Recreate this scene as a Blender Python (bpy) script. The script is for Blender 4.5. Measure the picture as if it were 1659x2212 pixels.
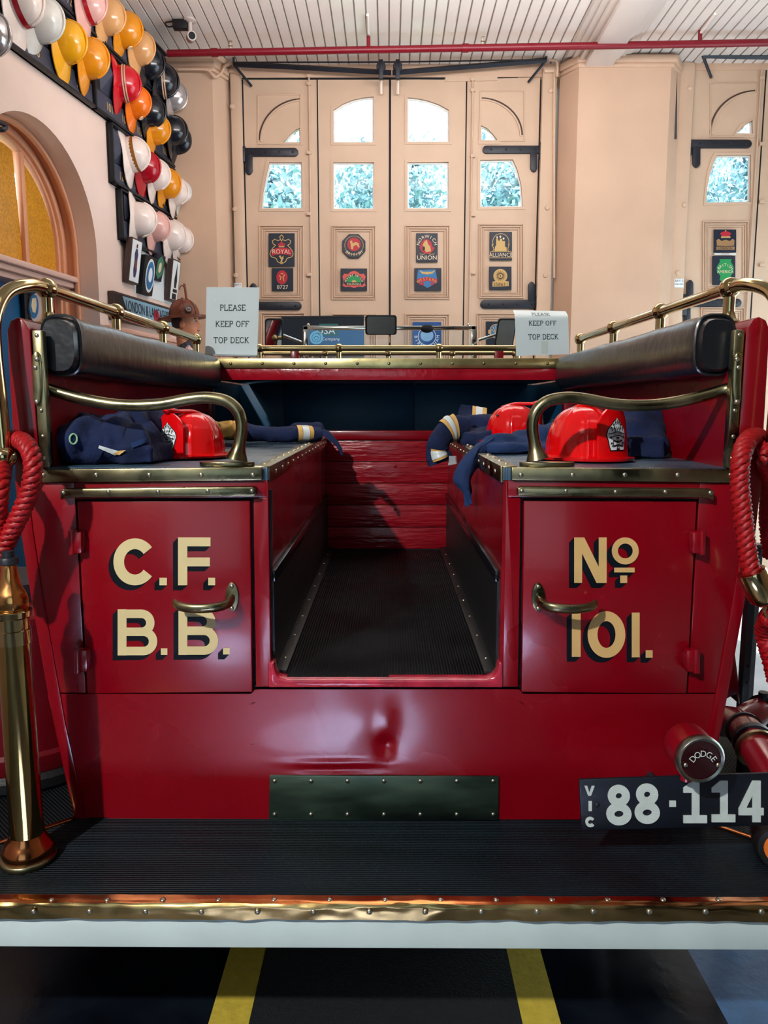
import bpy, bmesh, math, random
from mathutils import Vector, Matrix, noise
from mathutils.geometry import tessellate_polygon
random.seed(7)
for o in list(bpy.data.objects): bpy.data.objects.remove(o)
scene = bpy.context.scene
COL = scene.collection
PI = math.pi
V = Vector

# ------------------------------------------------------------------ camera
IW, IH, FP = 1659.0, 2212.0, 1660.0
PITCH, YAW = math.radians(7.85), math.radians(0.36)
EYE = V((0, 0, 1.62))
cd = bpy.data.cameras.new('camera'); cam = bpy.data.objects.new('camera', cd); COL.objects.link(cam)
cd.sensor_fit = 'VERTICAL'; cd.sensor_height = 36.0; cd.lens = 36.0 * FP / IH; cd.clip_start = 0.05; cd.clip_end = 300
cam.location = EYE; cam.rotation_euler = (PI / 2 - PITCH, 0, YAW)
scene.camera = cam
_f = V((-math.sin(YAW) * math.cos(PITCH), math.cos(YAW) * math.cos(PITCH), -math.sin(PITCH)))
_r = V((math.cos(YAW), math.sin(YAW), 0)); _u = _r.cross(_f)

# ------------------------------------------------------------------ world, lights, exposure
world = bpy.data.worlds.new('world'); scene.world = world; world.use_nodes = True
bg = world.node_tree.nodes['Background']
bg.inputs['Color'].default_value = (0.72, 0.90, 1.0, 1); bg.inputs['Strength'].default_value = 5.0

def light(name, kind, loc, aim, energy, color, **kw):
    d = bpy.data.lights.new(name, kind); o = bpy.data.objects.new(name, d); COL.objects.link(o)
    d.energy = energy; d.color = color
    for k, v in kw.items(): setattr(d, k, v)
    o.location = loc
    o.rotation_euler = (V(aim) - V(loc)).to_track_quat('-Z', 'Y').to_euler()
    return o
# spot lamp on the ceiling behind the viewer, an added daylight fill before the closed back wall, two ceiling fluorescents, the sun at the side opening
light('key_lamp', 'SPOT', (-2.2, -1.9, 4.25), (-0.12, 1.9, 1.0), 1050, (1.0, 0.97, 0.92), spot_size=math.radians(62), spot_blend=1.0, shadow_soft_size=0.06)
light('back_daylight_fill', 'AREA', (-0.9, -5.6, 2.0), (-0.2, 2, 1.6), 40, (0.60, 0.85, 1.0), shape='RECTANGLE', size=3.2, size_y=3.0)
light('ceiling_tube_front', 'AREA', (0.2, 3.9, 4.5), (0.2, 3.9, 0), 26, (1.0, 0.84, 0.70), shape='RECTANGLE', size=3.4, size_y=0.5)
light('ceiling_tube_back', 'AREA', (0.2, 0.4, 4.5), (0.2, 0.4, 0), 6, (1.0, 0.88, 0.76), shape='RECTANGLE', size=3.0, size_y=0.5)
light('ceiling_fill', 'AREA', (0.6, 4.3, 3.95), (0.6, 5.2, 4.6), 92, (1.0, 0.95, 0.95), shape='RECTANGLE', size=3.0, size_y=0.4)  # unseen area lamp added to brighten the ceiling
light('floor_daylight', 'SPOT', (-0.35, -2.6, 4.3), (-0.30, -0.15, 0), 110000, (0.62, 0.70, 1.0), spot_size=math.radians(9.5), spot_blend=0.25, shadow_soft_size=0.03)
light('sun', 'SUN', (9, 5, 9), (9 - 6.2, 5 - 0.6, 9 - 8.2), 13.0, (0.95, 0.98, 1.0), angle=math.radians(0.6))
cy = scene.cycles
cy.max_bounces = 6; cy.diffuse_bounces = 3; cy.glossy_bounces = 3; cy.transmission_bounces = 4; cy.transparent_max_bounces = 6; cy.caustics_reflective = False; cy.caustics_refractive = False
cy.use_light_tree = False
vs = scene.view_settings
scene.display_settings.display_device = 'sRGB'
vs.view_transform = 'Standard'; vs.look = 'None'; vs.gamma = 1.0; vs.use_curve_mapping = False; vs.exposure = 0.0

# ------------------------------------------------------------------ picture measurements to places: a ray met with an upright plane
def ray(x, y): return _f + _r * ((x - IW / 2) / FP) + _u * ((IH / 2 - y) / FP)
def P(x, y, Y, dy=0.0):
    d = ray(x, y); p = EYE + d * (Y / d.y)
    return V((p.x, p.y - dy, p.z))
def PZ(x, y, z):
    d = ray(x, y); return EYE + d * ((z - EYE.z) / d.z)
WN = V((1, -0.1325, 0)).normalized(); WT = V((-WN.y, WN.x, 0)); W0 = V((-1.90, 7.0, 0))
def WL(s, z, off=0.0): return W0 + WT * s + WN * off + V((0, 0, z))
def WP(x, y, off=0.0):
    d = ray(x, y); k = (W0 + WN * off - EYE).dot(WN) / d.dot(WN); return EYE + d * k
def WSZ(x, y):
    p = WP(x, y); return (p - W0).dot(WT), p.z

# ------------------------------------------------------------------ materials
def srgb(r, g, b):
    f = lambda c: (c / 12.92 if c <= 0.04045 else ((c + 0.055) / 1.055) ** 2.4)
    return tuple(f(c / 255.0) for c in (r, g, b))
MATS = {}
def mat(name, col, rough=0.5, metal=0.0, coat=0.0, var=0.0, vscale=8.0, bump=0.0, bscale=40.0, spec=0.5, stretch=None, col2=None, trans=0.0, ior=1.45, sheen=0.0, rvar=0.0, subs=0.0, coatr=0.08):
    if name in MATS: return MATS[name]
    m = bpy.data.materials.new(name); m.use_nodes = True; nt = m.node_tree; b = nt.nodes['Principled BSDF']
    b.inputs['Base Color'].default_value = (*col, 1); b.inputs['Roughness'].default_value = rough
    b.inputs['Metallic'].default_value = metal; b.inputs['Coat Weight'].default_value = coat; b.inputs['Coat Roughness'].default_value = coatr
    b.inputs['Specular IOR Level'].default_value = spec; b.inputs['Transmission Weight'].default_value = trans; b.inputs['IOR'].default_value = ior
    if sheen: b.inputs['Sheen Weight'].default_value = sheen
    L = nt.links.new
    if var or bump or rvar or col2:
        g = nt.nodes.new('ShaderNodeNewGeometry'); mp = nt.nodes.new('ShaderNodeMapping'); L(g.outputs['Position'], mp.inputs['Vector'])
        if stretch: mp.inputs['Scale'].default_value = stretch
    if var or rvar or col2:
        n = nt.nodes.new('ShaderNodeTexNoise'); n.inputs['Scale'].default_value = vscale; n.inputs['Detail'].default_value = 3
        L(mp.outputs[0], n.inputs['Vector'])
        if var or col2:
            r = nt.nodes.new('ShaderNodeValToRGB'); L(n.outputs['Fac'], r.inputs['Fac'])
            r.color_ramp.elements[0].position = 0.32; r.color_ramp.elements[1].position = 0.70
            c2 = col2 if col2 else tuple(min(1, c * (1 + var)) for c in col)
            c1 = col if col2 else tuple(c * (1 - var) for c in col)
            r.color_ramp.elements[0].color = (*c1, 1); r.color_ramp.elements[1].color = (*c2, 1)
            L(r.outputs['Color'], b.inputs['Base Color'])
        if rvar:
            mr = nt.nodes.new('ShaderNodeMapRange'); mr.inputs['To Min'].default_value = max(0.02, rough - rvar); mr.inputs['To Max'].default_value = rough + rvar
            mr.inputs['From Min'].default_value = 0.3; mr.inputs['From Max'].default_value = 0.7
            L(n.outputs['Fac'], mr.inputs['Value']); L(mr.outputs[0], b.inputs['Roughness'])
    if bump:
        n2 = nt.nodes.new('ShaderNodeTexNoise'); n2.inputs['Scale'].default_value = bscale; n2.inputs['Detail'].default_value = 2.5
        L(mp.outputs[0], n2.inputs['Vector'])
        bp = nt.nodes.new('ShaderNodeBump'); bp.inputs['Strength'].default_value = bump; bp.inputs['Distance'].default_value = 0.01
        L(n2.outputs['Fac'], bp.inputs['Height']); L(bp.outputs[0], b.inputs['Normal'])
    MATS[name] = m
    return m
def ribbed(name, col, axis, pitch, rough=0.55, strength=0.6, spec=0.2):
    m = mat(name, col, rough, var=0.35, vscale=5, rvar=0.12, spec=spec); nt = m.node_tree; b = nt.nodes['Principled BSDF']; L = nt.links.new
    g = nt.nodes.new('ShaderNodeNewGeometry'); s = nt.nodes.new('ShaderNodeVectorMath'); s.operation = 'DOT_PRODUCT'; s.inputs[1].default_value = axis
    L(g.outputs['Position'], s.inputs[0])
    k = nt.nodes.new('ShaderNodeMath'); k.operation = 'MULTIPLY'; k.inputs[1].default_value = 2 * PI / pitch; L(s.outputs['Value'], k.inputs[0])
    q = nt.nodes.new('ShaderNodeMath'); q.operation = 'SINE'; L(k.outputs[0], q.inputs[0])
    bp = nt.nodes.new('ShaderNodeBump'); bp.inputs['Strength'].default_value = strength; bp.inputs['Distance'].default_value = 0.003
    L(q.outputs[0], bp.inputs['Height']); L(bp.outputs[0], b.inputs['Normal'])
    return m
def flat(name, rgb255, rough=0.5, **k): return mat(name, srgb(*rgb255), rough, **k)

RED = mat('red_enamel', srgb(122, 0, 15), 0.27, coat=0.16, var=0.10, vscale=3, bump=0.04, bscale=9, rvar=0.06)
REDW = mat('red_cracked_board_paint', srgb(140, 12, 28), 0.30, coat=0.2, var=0.18, vscale=7, bump=0.75, bscale=16, stretch=(0.5, 1, 3.5), rvar=0.1)
BRASS = mat('polished_brass', srgb(196, 174, 128), 0.11, 1.0, var=0.12, vscale=9, rvar=0.05)
BRASSD = mat('tarnished_brass', srgb(134, 126, 96), 0.30, 1.0, var=0.3, vscale=11, rvar=0.12, bump=0.08, bscale=20)
COPPER = mat('copper_strip', srgb(196, 122, 74), 0.22, 1.0, var=0.25, vscale=5, bump=0.22, bscale=10, rvar=0.1)
NOSE = mat('dented_brass_strip', srgb(165, 140, 92), 0.24, 1.0, var=0.4, vscale=5, bump=0.35, bscale=11, rvar=0.12)
KICK = mat('dull_green_brass_plate', srgb(92, 112, 98), 0.42, 1.0, var=0.35, vscale=4, stretch=(1, 1, 4), rvar=0.1)
STEEL = mat('screw_steel', srgb(190, 186, 170), 0.3, 1.0)
CHROME = mat('chrome', srgb(225, 220, 208), 0.08, 1.0)
LEATHER = mat('black_leather', srgb(20, 22, 27), 0.33, coat=0.5, bump=0.25, bscale=26, coatr=0.25)
RIB_Y = ribbed('ribbed_rubber_lengthwise', srgb(15, 19, 23), (1, 0, 0), 0.0075)
RIB_X = ribbed('ribbed_rubber_crosswise', srgb(6, 21, 30), (0, 1, 0), 0.007)
RIB_D = ribbed('ribbed_rubber_diagonal', srgb(14, 18, 22), (0.7, 0.7, 0), 0.008)
BENCH = ribbed('bench_rubber', srgb(46, 68, 86), (1, 0, 0), 0.006, rough=0.30, strength=0.3, spec=0.7)  # blue-grey base holds the sheen of window light
RUBBER = mat('black_rubber', srgb(11, 13, 16), 0.5, var=0.3, vscale=12, bump=0.15, bscale=60)
WHITE = mat('white_paint', srgb(205, 222, 222), 0.42, var=0.07, vscale=6, bump=0.05, bscale=14)
NAVY = mat('navy_cloth', srgb(9, 26, 64), 0.9, var=0.25, vscale=18, bump=0.25, bscale=90)
NAVY2 = mat('blue_cotton_cloth', srgb(16, 42, 84), 0.9, var=0.25, vscale=14, bump=0.25, bscale=90)
TAPE_Y = flat('yellow_tape', (206, 164, 92), 0.7, var=0.12, vscale=30)
TAPE_S = flat('silver_tape', (205, 215, 218), 0.35, var=0.1, vscale=40)
WALL = mat('cream_plaster', srgb(202, 168, 142), 0.62, var=0.05, vscale=2.5, bump=0.06, bscale=6)
WALLP = mat('plaster_pink_cast', srgb(236, 208, 194), 0.38, var=0.05, vscale=2.0, bump=0.08, bscale=4)  # cream plaster; the pink cast of the light is in its colour
DOOR = mat('cream_door_paint', srgb(202, 172, 146), 0.5, var=0.05, vscale=3, bump=0.04, bscale=10)
DOORL = mat('door_moulding_groove', srgb(176, 134, 104), 0.6)
CEIL = mat('white_ceiling_paint', srgb(236, 226, 218), 0.30, var=0.03, vscale=3, bump=0.10, bscale=5)
IRON = mat('black_iron', srgb(28, 31, 40), 0.45, bump=0.12, bscale=30, var=0.2)
BLACK = mat('black_gap', (0.006, 0.007, 0.009), 0.8)
PIPE = mat('red_pipe_paint', srgb(118, 10, 28), 0.35)
ORANGE = mat('arch_warm_bounce', srgb(226, 160, 122), 0.5, var=0.05, vscale=4)  # orange puts the warm light bounced inside the arch into its colour
BLUEP = mat('blue_locker_paint', srgb(14, 84, 122), 0.45, var=0.2, vscale=5)
GOLD = mat('gold_leaf', srgb(214, 196, 146), 0.5, var=0.06, vscale=14)
GOLD2 = mat('gold_leaf_dimmed', srgb(205, 168, 108), 0.5, var=0.06, vscale=14)  # same gold leaf, dimmed in colour for the weaker light on the right
SHADE = mat('letter_shade', srgb(4, 10, 18), 0.5, spec=0.2)
PLATE = mat('plate_black', srgb(10, 16, 26), 0.4, bump=0.1, bscale=20)
PLATEW = mat('plate_white', srgb(196, 208, 205), 0.45, var=0.06, vscale=40)
TOYRED = mat('red_plastic', srgb(214, 8, 14), 0.13, coat=0.4)
ROPE = mat('red_rope', srgb(150, 4, 12), 0.5, var=0.2, vscale=90)
PAPER = mat('white_paper', srgb(212, 226, 230), 0.4, var=0.03, vscale=5)
INK = mat('green_black_ink', srgb(26, 66, 66), 0.6)
GHOST = mat('embossed_ghost', srgb(226, 236, 238), 0.3)
GREY = mat('grey_board', srgb(58, 62, 78), 0.4, var=0.2, vscale=6)
GREYD = mat('dark_board', srgb(16, 17, 23), 0.45)
AMBER = mat('amber_obscure_glass', srgb(216, 150, 38), 0.35, var=0.22, vscale=60, bump=0.5, bscale=90, coat=0.4)
SKIN = mat('painted_skin', srgb(206, 134, 98), 0.5, var=0.08, vscale=30)
BROWN = mat('brown_leather', srgb(112, 58, 38), 0.4, var=0.3, vscale=18, bump=0.2, bscale=30)
HAIR = mat('dark_hair', srgb(60, 36, 28), 0.6)
YELLOWL = mat('yellow_floor_paint', srgb(196, 172, 62), 0.6, var=0.12, vscale=30, bump=0.2, bscale=70)
FLOORM = mat('dark_floor', srgb(13, 18, 27), 0.2, spec=0.3, var=0.5, vscale=6, bump=0.05, bscale=30, rvar=0.07)
MAT_F = mat('dark_floor_carpet', srgb(7, 13, 19), 0.9, var=0.5, vscale=60, bump=0.5, bscale=160)
def glass_mat():
    m = bpy.data.materials.new('window_glass'); m.use_nodes = True; nt = m.node_tree; nt.nodes.clear()
    o = nt.nodes.new('ShaderNodeOutputMaterial'); mx = nt.nodes.new('ShaderNodeMixShader'); t = nt.nodes.new('ShaderNodeBsdfTransparent'); g = nt.nodes.new('ShaderNodeBsdfGlossy')
    t.inputs['Color'].default_value = (0.92, 0.97, 1, 1); g.inputs['Roughness'].default_value = 0.03
    lw = nt.nodes.new('ShaderNodeFresnel'); lw.inputs['IOR'].default_value = 1.35
    nt.links.new(lw.outputs[0], mx.inputs[0]); nt.links.new(t.outputs[0], mx.inputs[1]); nt.links.new(g.outputs[0], mx.inputs[2]); nt.links.new(mx.outputs[0], o.inputs[0])
    return m
GLASS = glass_mat()

# ------------------------------------------------------------------ mesh building
class MB:
    def __init__(s): s.v = []; s.f = []
    def add(s, vs, fs):
        o = len(s.v); s.v += [V(p) for p in vs]; s.f += [tuple(i + o for i in f) for f in fs]; return s
    def box(s, a, b):
        (x0, y0, z0), (x1, y1, z1) = a, b
        return s.add([(x0, y0, z0), (x1, y0, z0), (x1, y1, z0), (x0, y1, z0), (x0, y0, z1), (x1, y0, z1), (x1, y1, z1), (x0, y1, z1)],
                     [(0, 3, 2, 1), (4, 5, 6, 7), (0, 1, 5, 4), (1, 2, 6, 5), (2, 3, 7, 6), (3, 0, 4, 7)])
    def prism(s, pts, d):
        n = len(pts); d = V(d); pts = [V(p) for p in pts]
        if n > 4:
            tr = tessellate_polygon([pts])
            fs = [tuple(t) for t in tr] + [tuple(i + n for i in t[::-1]) for t in tr]
        else: fs = [tuple(range(n)), tuple(range(2 * n - 1, n - 1, -1))]
        return s.add(pts + [p + d for p in pts], fs + [(i, (i + 1) % n, n + (i + 1) % n, n + i) for i in range(n)])
    def holed(s, outer, holes, fn, d):
        loops = [outer] + holes; d = V(d)
        tr = tessellate_polygon([[V((a, b, 0)) for a, b in l] for l in loops])
        pts = [V(fn(a, b)) for l in loops for a, b in l]; n = len(pts)
        fs = [tuple(t) for t in tr] + [tuple(i + n for i in t[::-1]) for t in tr]
        k = 0
        for l in loops:
            m = len(l); fs += [(k + i, k + (i + 1) % m, n + k + (i + 1) % m, n + k + i) for i in range(m)]; k += m
        return s.add(pts + [p + d for p in pts], fs)
    def tube(s, path, r, n=10, closed=False, caps=True, flatten=None):
        path = [V(p) for p in path]; m = len(path)
        rs = r if isinstance(r, (list, tuple)) else [r] * m
        tan = []
        for i in range(m):
            a = path[(i - 1) % m] if (closed or i > 0) else path[i]; b = path[(i + 1) % m] if (closed or i < m - 1) else path[i]
            tan.append((b - a).normalized())
        up = V((0, 0, 1)) if abs(tan[0].z) < 0.9 else V((0, 1, 0))
        nrm = (up - tan[0] * up.dot(tan[0])).normalized(); vs = []
        for i in range(m):
            nrm = (nrm - tan[i] * nrm.dot(tan[i])).normalized(); bi = tan[i].cross(nrm)
            fa, fb = flatten if flatten else (1, 1)
            for k in range(n):
                a = 2 * PI * k / n; vs.append(path[i] + nrm * (math.cos(a) * rs[i] * fa) + bi * (math.sin(a) * rs[i] * fb))
        fs = []
        for i in range(m if closed else m - 1):
            j = (i + 1) % m
            for k in range(n): fs.append((i * n + k, i * n + (k + 1) % n, j * n + (k + 1) % n, j * n + k))
        if caps and not closed: fs += [tuple(range(n - 1, -1, -1)), tuple(range((m - 1) * n, m * n))]
        return s.add(vs, fs)
    def lathe(s, prof, o, axis=(0, 0, 1), n=24, rot=0.0, caps=True):
        ax = V(axis).normalized(); e1 = ax.orthogonal().normalized(); e2 = ax.cross(e1); o = V(o); vs = []; m = len(prof)
        for r, h in prof:
            for k in range(n):
                a = 2 * PI * k / n + rot; vs.append(o + ax * h + e1 * (math.cos(a) * r) + e2 * (math.sin(a) * r))
        fs = [(i * n + k, i * n + (k + 1) % n, (i + 1) * n + (k + 1) % n, (i + 1) * n + k) for i in range(m - 1) for k in range(n)]
        if caps: fs += [tuple(range(n - 1, -1, -1)), tuple(range((m - 1) * n, m * n))]
        return s.add(vs, fs)
    def sphere(s, c, r, n=16, m=10, sc=(1, 1, 1)):
        c = V(c); vs = []
        for i in range(1, m):
            th = PI * i / m
            for k in range(n):
                a = 2 * PI * k / n; vs.append(c + V((sc[0] * r * math.sin(th) * math.cos(a), sc[1] * r * math.sin(th) * math.sin(a), sc[2] * r * math.cos(th))))
        fs = [(i * n + k, i * n + (k + 1) % n, (i + 1) * n + (k + 1) % n, (i + 1) * n + k) for i in range(m - 2) for k in range(n)]
        t = len(vs); vs += [c + V((0, 0, r * sc[2])), c - V((0, 0, r * sc[2]))]
        fs += [(t, (k + 1) % n, k) for k in range(n)] + [(t + 1, (m - 2) * n + k, (m - 2) * n + (k + 1) % n) for k in range(n)]
        return s.add(vs, fs)
    def grid(s, fn, nu, nv):
        vs = [fn(i / nu, j / nv) for j in range(nv + 1) for i in range(nu + 1)]
        return s.add(vs, [(j * (nu + 1) + i, j * (nu + 1) + i + 1, (j + 1) * (nu + 1) + i + 1, (j + 1) * (nu + 1) + i) for j in range(nv) for i in range(nu)])
    def xf(s, M): s.v = [M @ p for p in s.v]; return s

def wloc(o):
    l = V((0, 0, 0))
    while o: l += V(o.location); o = o.parent
    return l
def build(mb, name, m, parent=None, smooth=None, bevel=0.0, seg=2, kind=None):
    me = bpy.data.meshes.new(name); off = wloc(parent)
    me.from_pydata([tuple(p - off) for p in mb.v], [], mb.f)
    bm = bmesh.new(); bm.from_mesh(me); bmesh.ops.recalc_face_normals(bm, faces=bm.faces)
    if bevel:
        es = [e for e in bm.edges if len(e.link_faces) == 2 and e.calc_face_angle(0) > 0.5]
        bmesh.ops.bevel(bm, geom=es, offset=bevel, segments=seg, profile=0.5, affect='EDGES', clamp_overlap=True)
    bm.to_mesh(me); bm.free()
    me.materials.append(m)
    if smooth is None: smooth = 40
    if smooth:
        me.polygons.foreach_set('use_smooth', [True] * len(me.polygons)); me.set_sharp_from_angle(angle=math.radians(smooth))
    o = bpy.data.objects.new(name, me); COL.objects.link(o)
    if parent: o.parent = parent
    if kind: o['kind'] = kind
    return o
def empty(name, loc, label=None, cat=None, group=None, kind=None):
    o = bpy.data.objects.new(name, None); COL.objects.link(o); o.location = loc; o.empty_display_size = 0.05
    return tag(o, label, cat, group, kind)
def tag(o, label=None, cat=None, group=None, kind=None):
    for k, v in (('label', label), ('category', cat), ('group', group), ('kind', kind)):
        if v: o[k] = v
    return o
def copy_part(src, parent, loc=None, m=None):
    c = src.copy(); COL.objects.link(c); c.parent = parent
    if loc is not None: c.location = V(loc) - wloc(parent)
    return c
# screws: one little slotted dome, shared
_screw = None
def screws(parent, pts, axis=(0, -1, 0), r=0.006, m=None, name='screw'):
    key = (name, round(r, 4), tuple(axis), (m or STEEL).name)
    for p in pts:
        if key in SCREWS:
            o = SCREWS[key].copy(); COL.objects.link(o); o.parent = parent
        else:
            mb = MB().lathe([(r, -0.002), (r, 0.0004), (r * 0.8, r * 0.35), (r * 0.35, r * 0.5)], (0, 0, 0), axis, 10)
            o = build(mb, name, m or STEEL, None); o.parent = parent; SCREWS[key] = o
        o.location = V(p) - wloc(parent)
SCREWS = {}
def cat_rom(pts, n=8, closed=False):
    pts = [V(p) for p in pts]; out = []; m = len(pts)
    rng = range(m) if closed else range(m - 1)
    for i in rng:
        p0 = pts[(i - 1) % m] if (closed or i > 0) else pts[i] * 2 - pts[i + 1]
        p1, p2 = pts[i], pts[(i + 1) % m]
        p3 = pts[(i + 2) % m] if (closed or i + 2 < m) else p2 * 2 - p1
        for k in range(n):
            t = k / n
            out.append(0.5 * ((2 * p1) + (p2 - p0) * t + (2 * p0 - 5 * p1 + 4 * p2 - p3) * t * t + (3 * p1 - p0 - 3 * p2 + p3) * t ** 3))
    if not closed: out.append(pts[-1])
    return out
def slab(mb, pts, Y, front, thick): return mb.prism([P(x, y, Y, front) for x, y in pts], (0, thick, 0))
def rect(x0, y0, x1, y1): return [(x0, y0), (x1, y0), (x1, y1), (x0, y1)]
def ell(cx, cy, rx, ry, n=28, a0=0, a1=360): return [(cx + rx * math.cos(math.radians(a0 + (a1 - a0) * k / n)), cy - ry * math.sin(math.radians(a0 + (a1 - a0) * k / n))) for k in range(n + (0 if a1 - a0 == 360 else 1))]
# 2-D stroked line -> list of quads
def stroke(pts, w, closed=False):
    m = len(pts); L = []; R = []
    for i in range(m):
        a = pts[i - 1] if (closed or i > 0) else None; b = pts[(i + 1) % m] if (closed or i < m - 1) else None; c = pts[i]
        def nr(p, q):
            dx, dy = q[0] - p[0], q[1] - p[1]; l = math.hypot(dx, dy) or 1; return (-dy / l, dx / l)
        ns = [nr(a, c)] if a else []
        if b: ns.append(nr(c, b))
        nx, ny = sum(n[0] for n in ns), sum(n[1] for n in ns); l = math.hypot(nx, ny) or 1; nx /= l; ny /= l
        k = 1.0 / max(0.35, nx * ns[0][0] + ny * ns[0][1]); k *= w / 2
        L.append((c[0] + nx * k, c[1] + ny * k)); R.append((c[0] - nx * k, c[1] - ny * k))
    return [[L[i], L[(i + 1) % m], R[(i + 1) % m], R[i]] for i in range(m if closed else m - 1)]
def stroke_px(mb, pts, w, Y, front, thick=0.0015, closed=False):
    for q in stroke(pts, w, closed): slab(mb, q, Y, front, thick)
    return mb
# text from the built-in typeface, cap height 1, as flat triangles
TX = {}
def text2d(s):
    if s in TX: return TX[s]
    c = bpy.data.curves.new('t', 'FONT'); c.body = s; c.align_x = 'CENTER'; c.size = 1.0; c.resolution_u = 3
    o = bpy.data.objects.new('t', c); COL.objects.link(o)
    me = bpy.data.meshes.new_from_object(o.evaluated_get(bpy.context.evaluated_depsgraph_get()))
    k = 1 / 0.729
    r = ([(v.co.x * k, v.co.y * k) for v in me.vertices], [tuple(p.vertices) for p in me.polygons])
    bpy.data.objects.remove(o); bpy.data.curves.remove(c); bpy.data.meshes.remove(me)
    TX[s] = r; return r
def text_px(mb, s, cx, base, h, Y, front, sx=1.0, rot=0.0):
    vs, fs = text2d(s); ca, sa = math.cos(rot), math.sin(rot)
    return mb.add([P(cx + (x * sx * ca - y * sa) * h, base - (x * sx * sa + y * ca) * h, Y, front) for x, y in vs], fs)
def arc_px(mb, s, cx, cy, rad, h, Y, front, mid=90, span=None, below=False, sx=1.0):
    n = len(s); span = span if span else n * h * 1.0 / rad * 57.3
    for i, ch in enumerate(s):
        t = (i / (n - 1) - 0.5) if n > 1 else 0
        a = math.radians(mid - t * span if not below else mid + t * span)
        x, y = cx + rad * math.cos(a), cy - rad * math.sin(a)
        if ch != ' ': text_px(mb, ch, x, y, h, Y, front, sx, rot=(a - PI / 2) if not below else (a + PI / 2))
    return mb
# ================================================================== THE PLACE
CZ = 4.58            # ceiling height
YD, YW = 7.2, 7.0    # door plane, pier plane
ST = 'structure'
build(MB().box((-6, 1.2, -0.12), (0.90, 7.3, 0)).box((0.90, 2.6, -0.12), (1.55, 7.3, 0)), 'floor', FLOORM, kind=ST)
build(MB().box((0.90, 1.2, -0.12), (1.55, 2.6, 0)), 'floor', mat('floor_blue_light', srgb(58, 98, 140), 0.25, var=0.25, vscale=5, bump=0.15, bscale=40), kind=ST)  # blue patch painted for bluish light reflected on the dark floor
build(MB().box((-6, -7, -0.12), (1.55, 1.2, 0)), 'floor', mat('grey_lino', srgb(100, 102, 108), 0.5, var=0.1, vscale=4), kind=ST)
build(MB().box((1.55, -12, -0.12), (9.5, 7.3, 0)), 'floor', mat('pale_concrete', srgb(176, 188, 196), 0.35, var=0.1, vscale=4, bump=0.1, bscale=40), kind=ST)
fc = empty('floor_mat', (0, 2.6, 0), 'dark ribbed carpet runner under the truck between yellow lines', 'mat')
build(MB().box((-0.368, 1.2, 0.0005), (0.354, 6.2, 0.004)), 'carpet', MAT_F, fc)
for a, b, l in ((-0.476, -0.369, 'yellow floor line under the truck, beside the brass nozzle side'), (0.355, 0.456, 'yellow floor line under the truck, on the number plate side')):
    tag(build(MB().box((a, 1.2, 0.0004), (b, 6.3, 0.003)), 'floor_line', YELLOWL), l, 'floor line', 'painted floor lines')

# ---- ceiling with beaded boards
ceil = build(MB().box((-2.9, -7, CZ + 0.02), (4.8, 7.5, CZ + 0.2)), 'ceiling', CEIL, kind=ST)
bw = 0.088; b0 = None; x = -2.55
while x < 4.3:
    if b0 is None:
        b0 = build(MB().box((0, 3.2, CZ), (bw - 0.007, 7.3, CZ + 0.021)), 'ceiling_board', CEIL, None, bevel=0.004, seg=1); b0.parent = ceil; o = b0
    else:
        o = b0.copy(); COL.objects.link(o)
    o.location = (x, 0, 0); x += bw
# ---- beam with stepped casing
a, b = P(1262, 142, 7.0).x, P(1322, 142, 7.0).x
beam = build(MB().box((a, 1.0, 4.475), (b, 7.02, CZ + 0.01)), 'trim_1', CEIL, kind=ST, bevel=0.006)
for k, (d, z) in enumerate(((0.05, 4.52), (0.10, 4.545), (0.15, 4.562))):
    build(MB().box((a - d, 1.0, z), (a - d + 0.06, 7.02, CZ + 0.005)), 'casing_strip', CEIL, beam, bevel=0.008)
    build(MB().box((b + d - 0.06, 1.0, z), (b + d, 7.02, CZ + 0.005)), 'casing_strip', CEIL, beam, bevel=0.008)

# ---- far wall with splayed piers, head over the doors
xl1, xl2 = P(465, 400, YW).x, P(499, 400, YD).x
xr1, xr2 = P(1203, 400, YD).x, P(1243, 400, YW).x
xr3, xr4 = P(1438, 400, YW).x, P(1466, 400, YD).x
wr = MB()
wr.prism([(-2.4, YW, 0), (xl1, YW, 0), (xl2, YD, 0), (xl2, 7.45, 0), (-2.4, 7.45, 0)], (0, 0, CZ + 0.02))
wr.prism([(xr2, YW, 0), (xr3, YW, 0), (xr4, YD, 0), (xr4, 7.45, 0), (xr1, 7.45, 0), (xr1, YD, 0)], (0, 0, CZ + 0.02))
zt = P(842, 171, YD).z
wr.box((xl2, YD - 0.01, zt + 0.012), (xr1, 7.45, CZ + 0.02))
zt2 = P(1540, 152, YD).z
wr.box((xr4, YD - 0.01, zt2), (9.5, 7.45, CZ + 0.02))
wall_rear = build(wr, 'wall_rear', WALL, kind=ST, smooth=0)
# capital mouldings on the piers
cap = MB()
for d, z0, z1 in ((0.03, 4.44, 4.47), (0.05, 4.47, 4.53), (0.08, 4.53, 4.58)):
    cap.prism([(-2.2, YW - d, z0), (xl1 + d * 0.6, YW - d, z0), (xl2 + d * 0.4, YD - d, z0), (-2.2, YD, z0)], (0, 0, z1 - z0))
build(cap, 'capital_moulding', WALL, wall_rear, bevel=0.006)
cap = MB()
for d, z0, z1 in ((0.02, 4.47, 4.50), (0.04, 4.50, 4.56)):
    cap.prism([(xr2 - d * 0.6, YW - d, z0), (xr3 + d, YW - d, z0), (xr4, YD, z0), (xr1 - d * 0.5, YD - d, z0)], (0, 0, z1 - z0))
build(cap, 'capital_moulding', WALL, wall_rear, bevel=0.006)

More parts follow.
